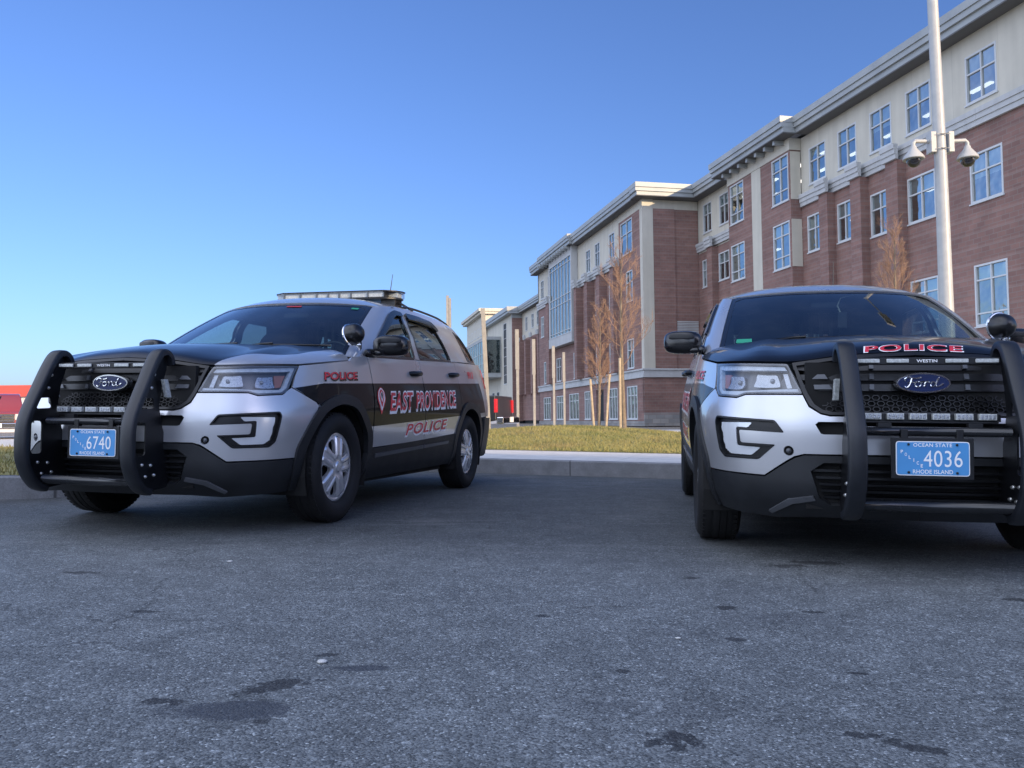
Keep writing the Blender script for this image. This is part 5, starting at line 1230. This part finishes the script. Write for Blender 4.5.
for i,(a,b_,lb) in enumerate((((2.52,25.0,.15),(2.42,25.1,1.9),'left slanting stake of the smaller bare tree'),((2.86,25.0,.15),(3.02,25.1,2.05),'right slanting stake of the smaller bare tree'))):
    mb=MB(); mb.tube([a,b_],.035,8); tag(mb.build('tree_stake',mStake,None,angle=40),lb,'stake','stakes beside the young trees')
for i,(dx,lb) in enumerate(((-.11,'pale upright stake left of the tallest bare tree trunk'),)):
    mb=MB(); mb.tube([(2.75+dx,19.9,zT-.2),(2.75+dx*.9,19.9,zT+(1.75 if i==0 else 2.3))],.032,8); tag(mb.build('tree_stake',mStake,None,angle=40),lb,'stake','stakes beside the young trees')
# ================================================================ distant vehicles
def pickup(Mw,label,paintm,sy=1.):
    r=empty('pickup_truck',Mw,label,'pickup truck')
    def prof(mb,pts,hw_,taper=0.,m=0):
        def fn(a,c,t): k=1-taper*max(0,(c-1.15)); return (t*k,a,c)
        mb.prism(pts,-hw_,hw_,fn,m)
    mb=MB(); prof(mb,[(-.95,.55),(-1.0,.95),(-.93,1.12),(.35,1.22),(2.6,1.24),(2.6,1.30),(4.75,1.30),(4.78,.60),(4.2,.50),(-.7,.45)][::-1],.98); b_=mb.build('body',paintm,r,bevel=.05)
    mb=MB(); prof(mb,[(.35,1.20),(1.05,1.86),(1.35,1.95),(2.35,1.94),(2.62,1.24)][::-1],.93,.22); mb.build('cab',paintm,r,bevel=.04)
    gy_=M['glassR']
    mb=MB(); 
    for sg in(1,-1):
        mb.add([(sg*.925,.75,1.26),(sg*.90,1.16,1.78),(sg*.90,2.25,1.80),(sg*.925,2.42,1.26)],[(0,1,2,3)])
        mb.add([(sg*.905,.47,1.24),(sg*.80,1.06,1.82),(0,1.02,1.84),(0,.40,1.24)],[(0,1,2,3)])
    o=mb.build('window',M['gloss'],r)
    for sg in(1,-1):
        for yc in(0,3.65):
            mb=MB(); mb.lathe([(.0,.70),(.38,.70),(.40,.74),(.40,.92),(.37,.97),(.24,.975)],lambda q,a,x:(sg*x,yc+q*math.cos(a),.40+q*math.sin(a)),28,0); mb.lathe([(.24,.975),(.20,.95),(.06,.95),(0,.96)],lambda q,a,x:(sg*x,yc+q*math.cos(a),.40+q*math.sin(a)),28,1); mb.build('wheel',[M['rubber'],M['cover']],r,angle=40)
        mb=MB(); mb.box(.84,.985,4.72,4.80,.82,1.20,0,lambda x,y,z:(sg*x,y,z)); mb.build('tail_light',M['taillight2'],r,bevel=.01)
        mb=MB(); mb.box(.62,.97,-1.03,-.93,.82,1.06,0,lambda x,y,z:(sg*x,y,z)); mb.build('headlight',M['led'],r,bevel=.01)
        mb=MB(); mb.box(.98,1.22,.55,.75,1.22,1.42,0,lambda x,y,z:(sg*x,y,z)); mb.build('side_mirror',M['plasticblk'],r,bevel=.02)
    mb=MB(); mb.box(-.60,.60,-1.05,-.96,.72,1.06,0)
    for k in range(3): mb.box(-.60,.60,-1.075,-1.04,.76+.11*k,.80+.11*k,1)
    mb.box(-.16,.16,-1.10,-1.06,.86,.98,1); mb.build('grille',[M['plasticblk'],M['chrome']],r,bevel=.005)
    mb=MB(); mb.box(-.95,.95,-1.14,-.95,.48,.70); mb.build('front_bumper',M['chrome'],r,bevel=.03)
    mb=MB(); mb.box(-.95,.95,4.78,4.98,.50,.70); mb.build('rear_bumper',M['chrome'],r,bevel=.03)
    mb=MB(); mb.box(-.17,.17,-1.16,-1.145,.52,.68); mb.box(-.17,.17,4.985,4.995,.55,.70); mb.build('number_plate',M['white'],r)
    return r
M['taillight2']=simple('red_lamp_lens',(.60,.012,.02),.25,coat=.6)
mRedP=simple('dark_red_car_paint',(.22,.022,.030),.3,coat=1.); mBlk=simple('black_truck_paint',(.010,.010,.012),.3,coat=.9)
pickup(Matrix.Translation((-21.2,33.5,0.05))@Matrix.Rotation(math.radians(31),4,'Z'),'dark red pickup truck facing the camera at the far left',mRedP)
# black truck: tail towards the right
pickup(Matrix.Translation((-4.85,24.6,.06))@Matrix.Rotation(math.radians(-104),4,'Z'),'black pickup truck with red tail light parked behind the left police car',mBlk)
mRed=simple('red_fascia',(.50,.075,.055),.5,var=.08); mWh=simple('white_fascia',(.62,.60,.58),.5,var=.06)
r=empty('roadside_building',Matrix.Translation((-52,68,0)),'low white roadside building with a broad red fascia at the far left','building')
mb=MB(); mb.box(-30,12.2,0,12,0,3.0,0); mb.build('wall',mWh,r); mb=MB(); mb.box(-30.2,12.4,-.3,12.2,3.0,3.95,0); mb.build('fascia',mRed,r)
r=empty('storage_shed',Matrix.Translation((-36.4,65,0)),'small grey box shaped shed beside the red fascia building','shed')
mb=MB(); mb.box(-1.,1.2,0,3,0,4.5,0); mb.build('wall',mGreyPan,r); mb=MB(); mb.box(-1.1,1.3,-.1,3.1,4.5,4.62); mb.build('roof',mCorn,r)

# ================================================================ loose stones on the asphalt
mStone=simple('pale_loose_stone',(.50,.50,.48),.7,var=.2,scale=60)
for i,(x,y,r_,lb) in enumerate(((-.545,2.325,.011,'pale flat pebble on the asphalt above the smooth dark patch'),(.52,2.62,.006,'tiny pale stone on the asphalt between the two cars, nearest the camera'),(-1.35,3.9,.009,'small pale stone on the asphalt in front of the left police car'))):
    mb=MB(); mb.ball((0,0,0),(r_*1.4,r_,r_*.5),9,6,0,lambda a,b_,c:(a*(1+.2*math.sin(40*a+i)),b_*(1+.2*math.cos(55*a)),c)); o=mb.build('pebble',mStone,None,smooth=True); o.location=(x,y,gz(x,y)+r_*.4); tag(o,lb,'stone','loose stones on the car park')
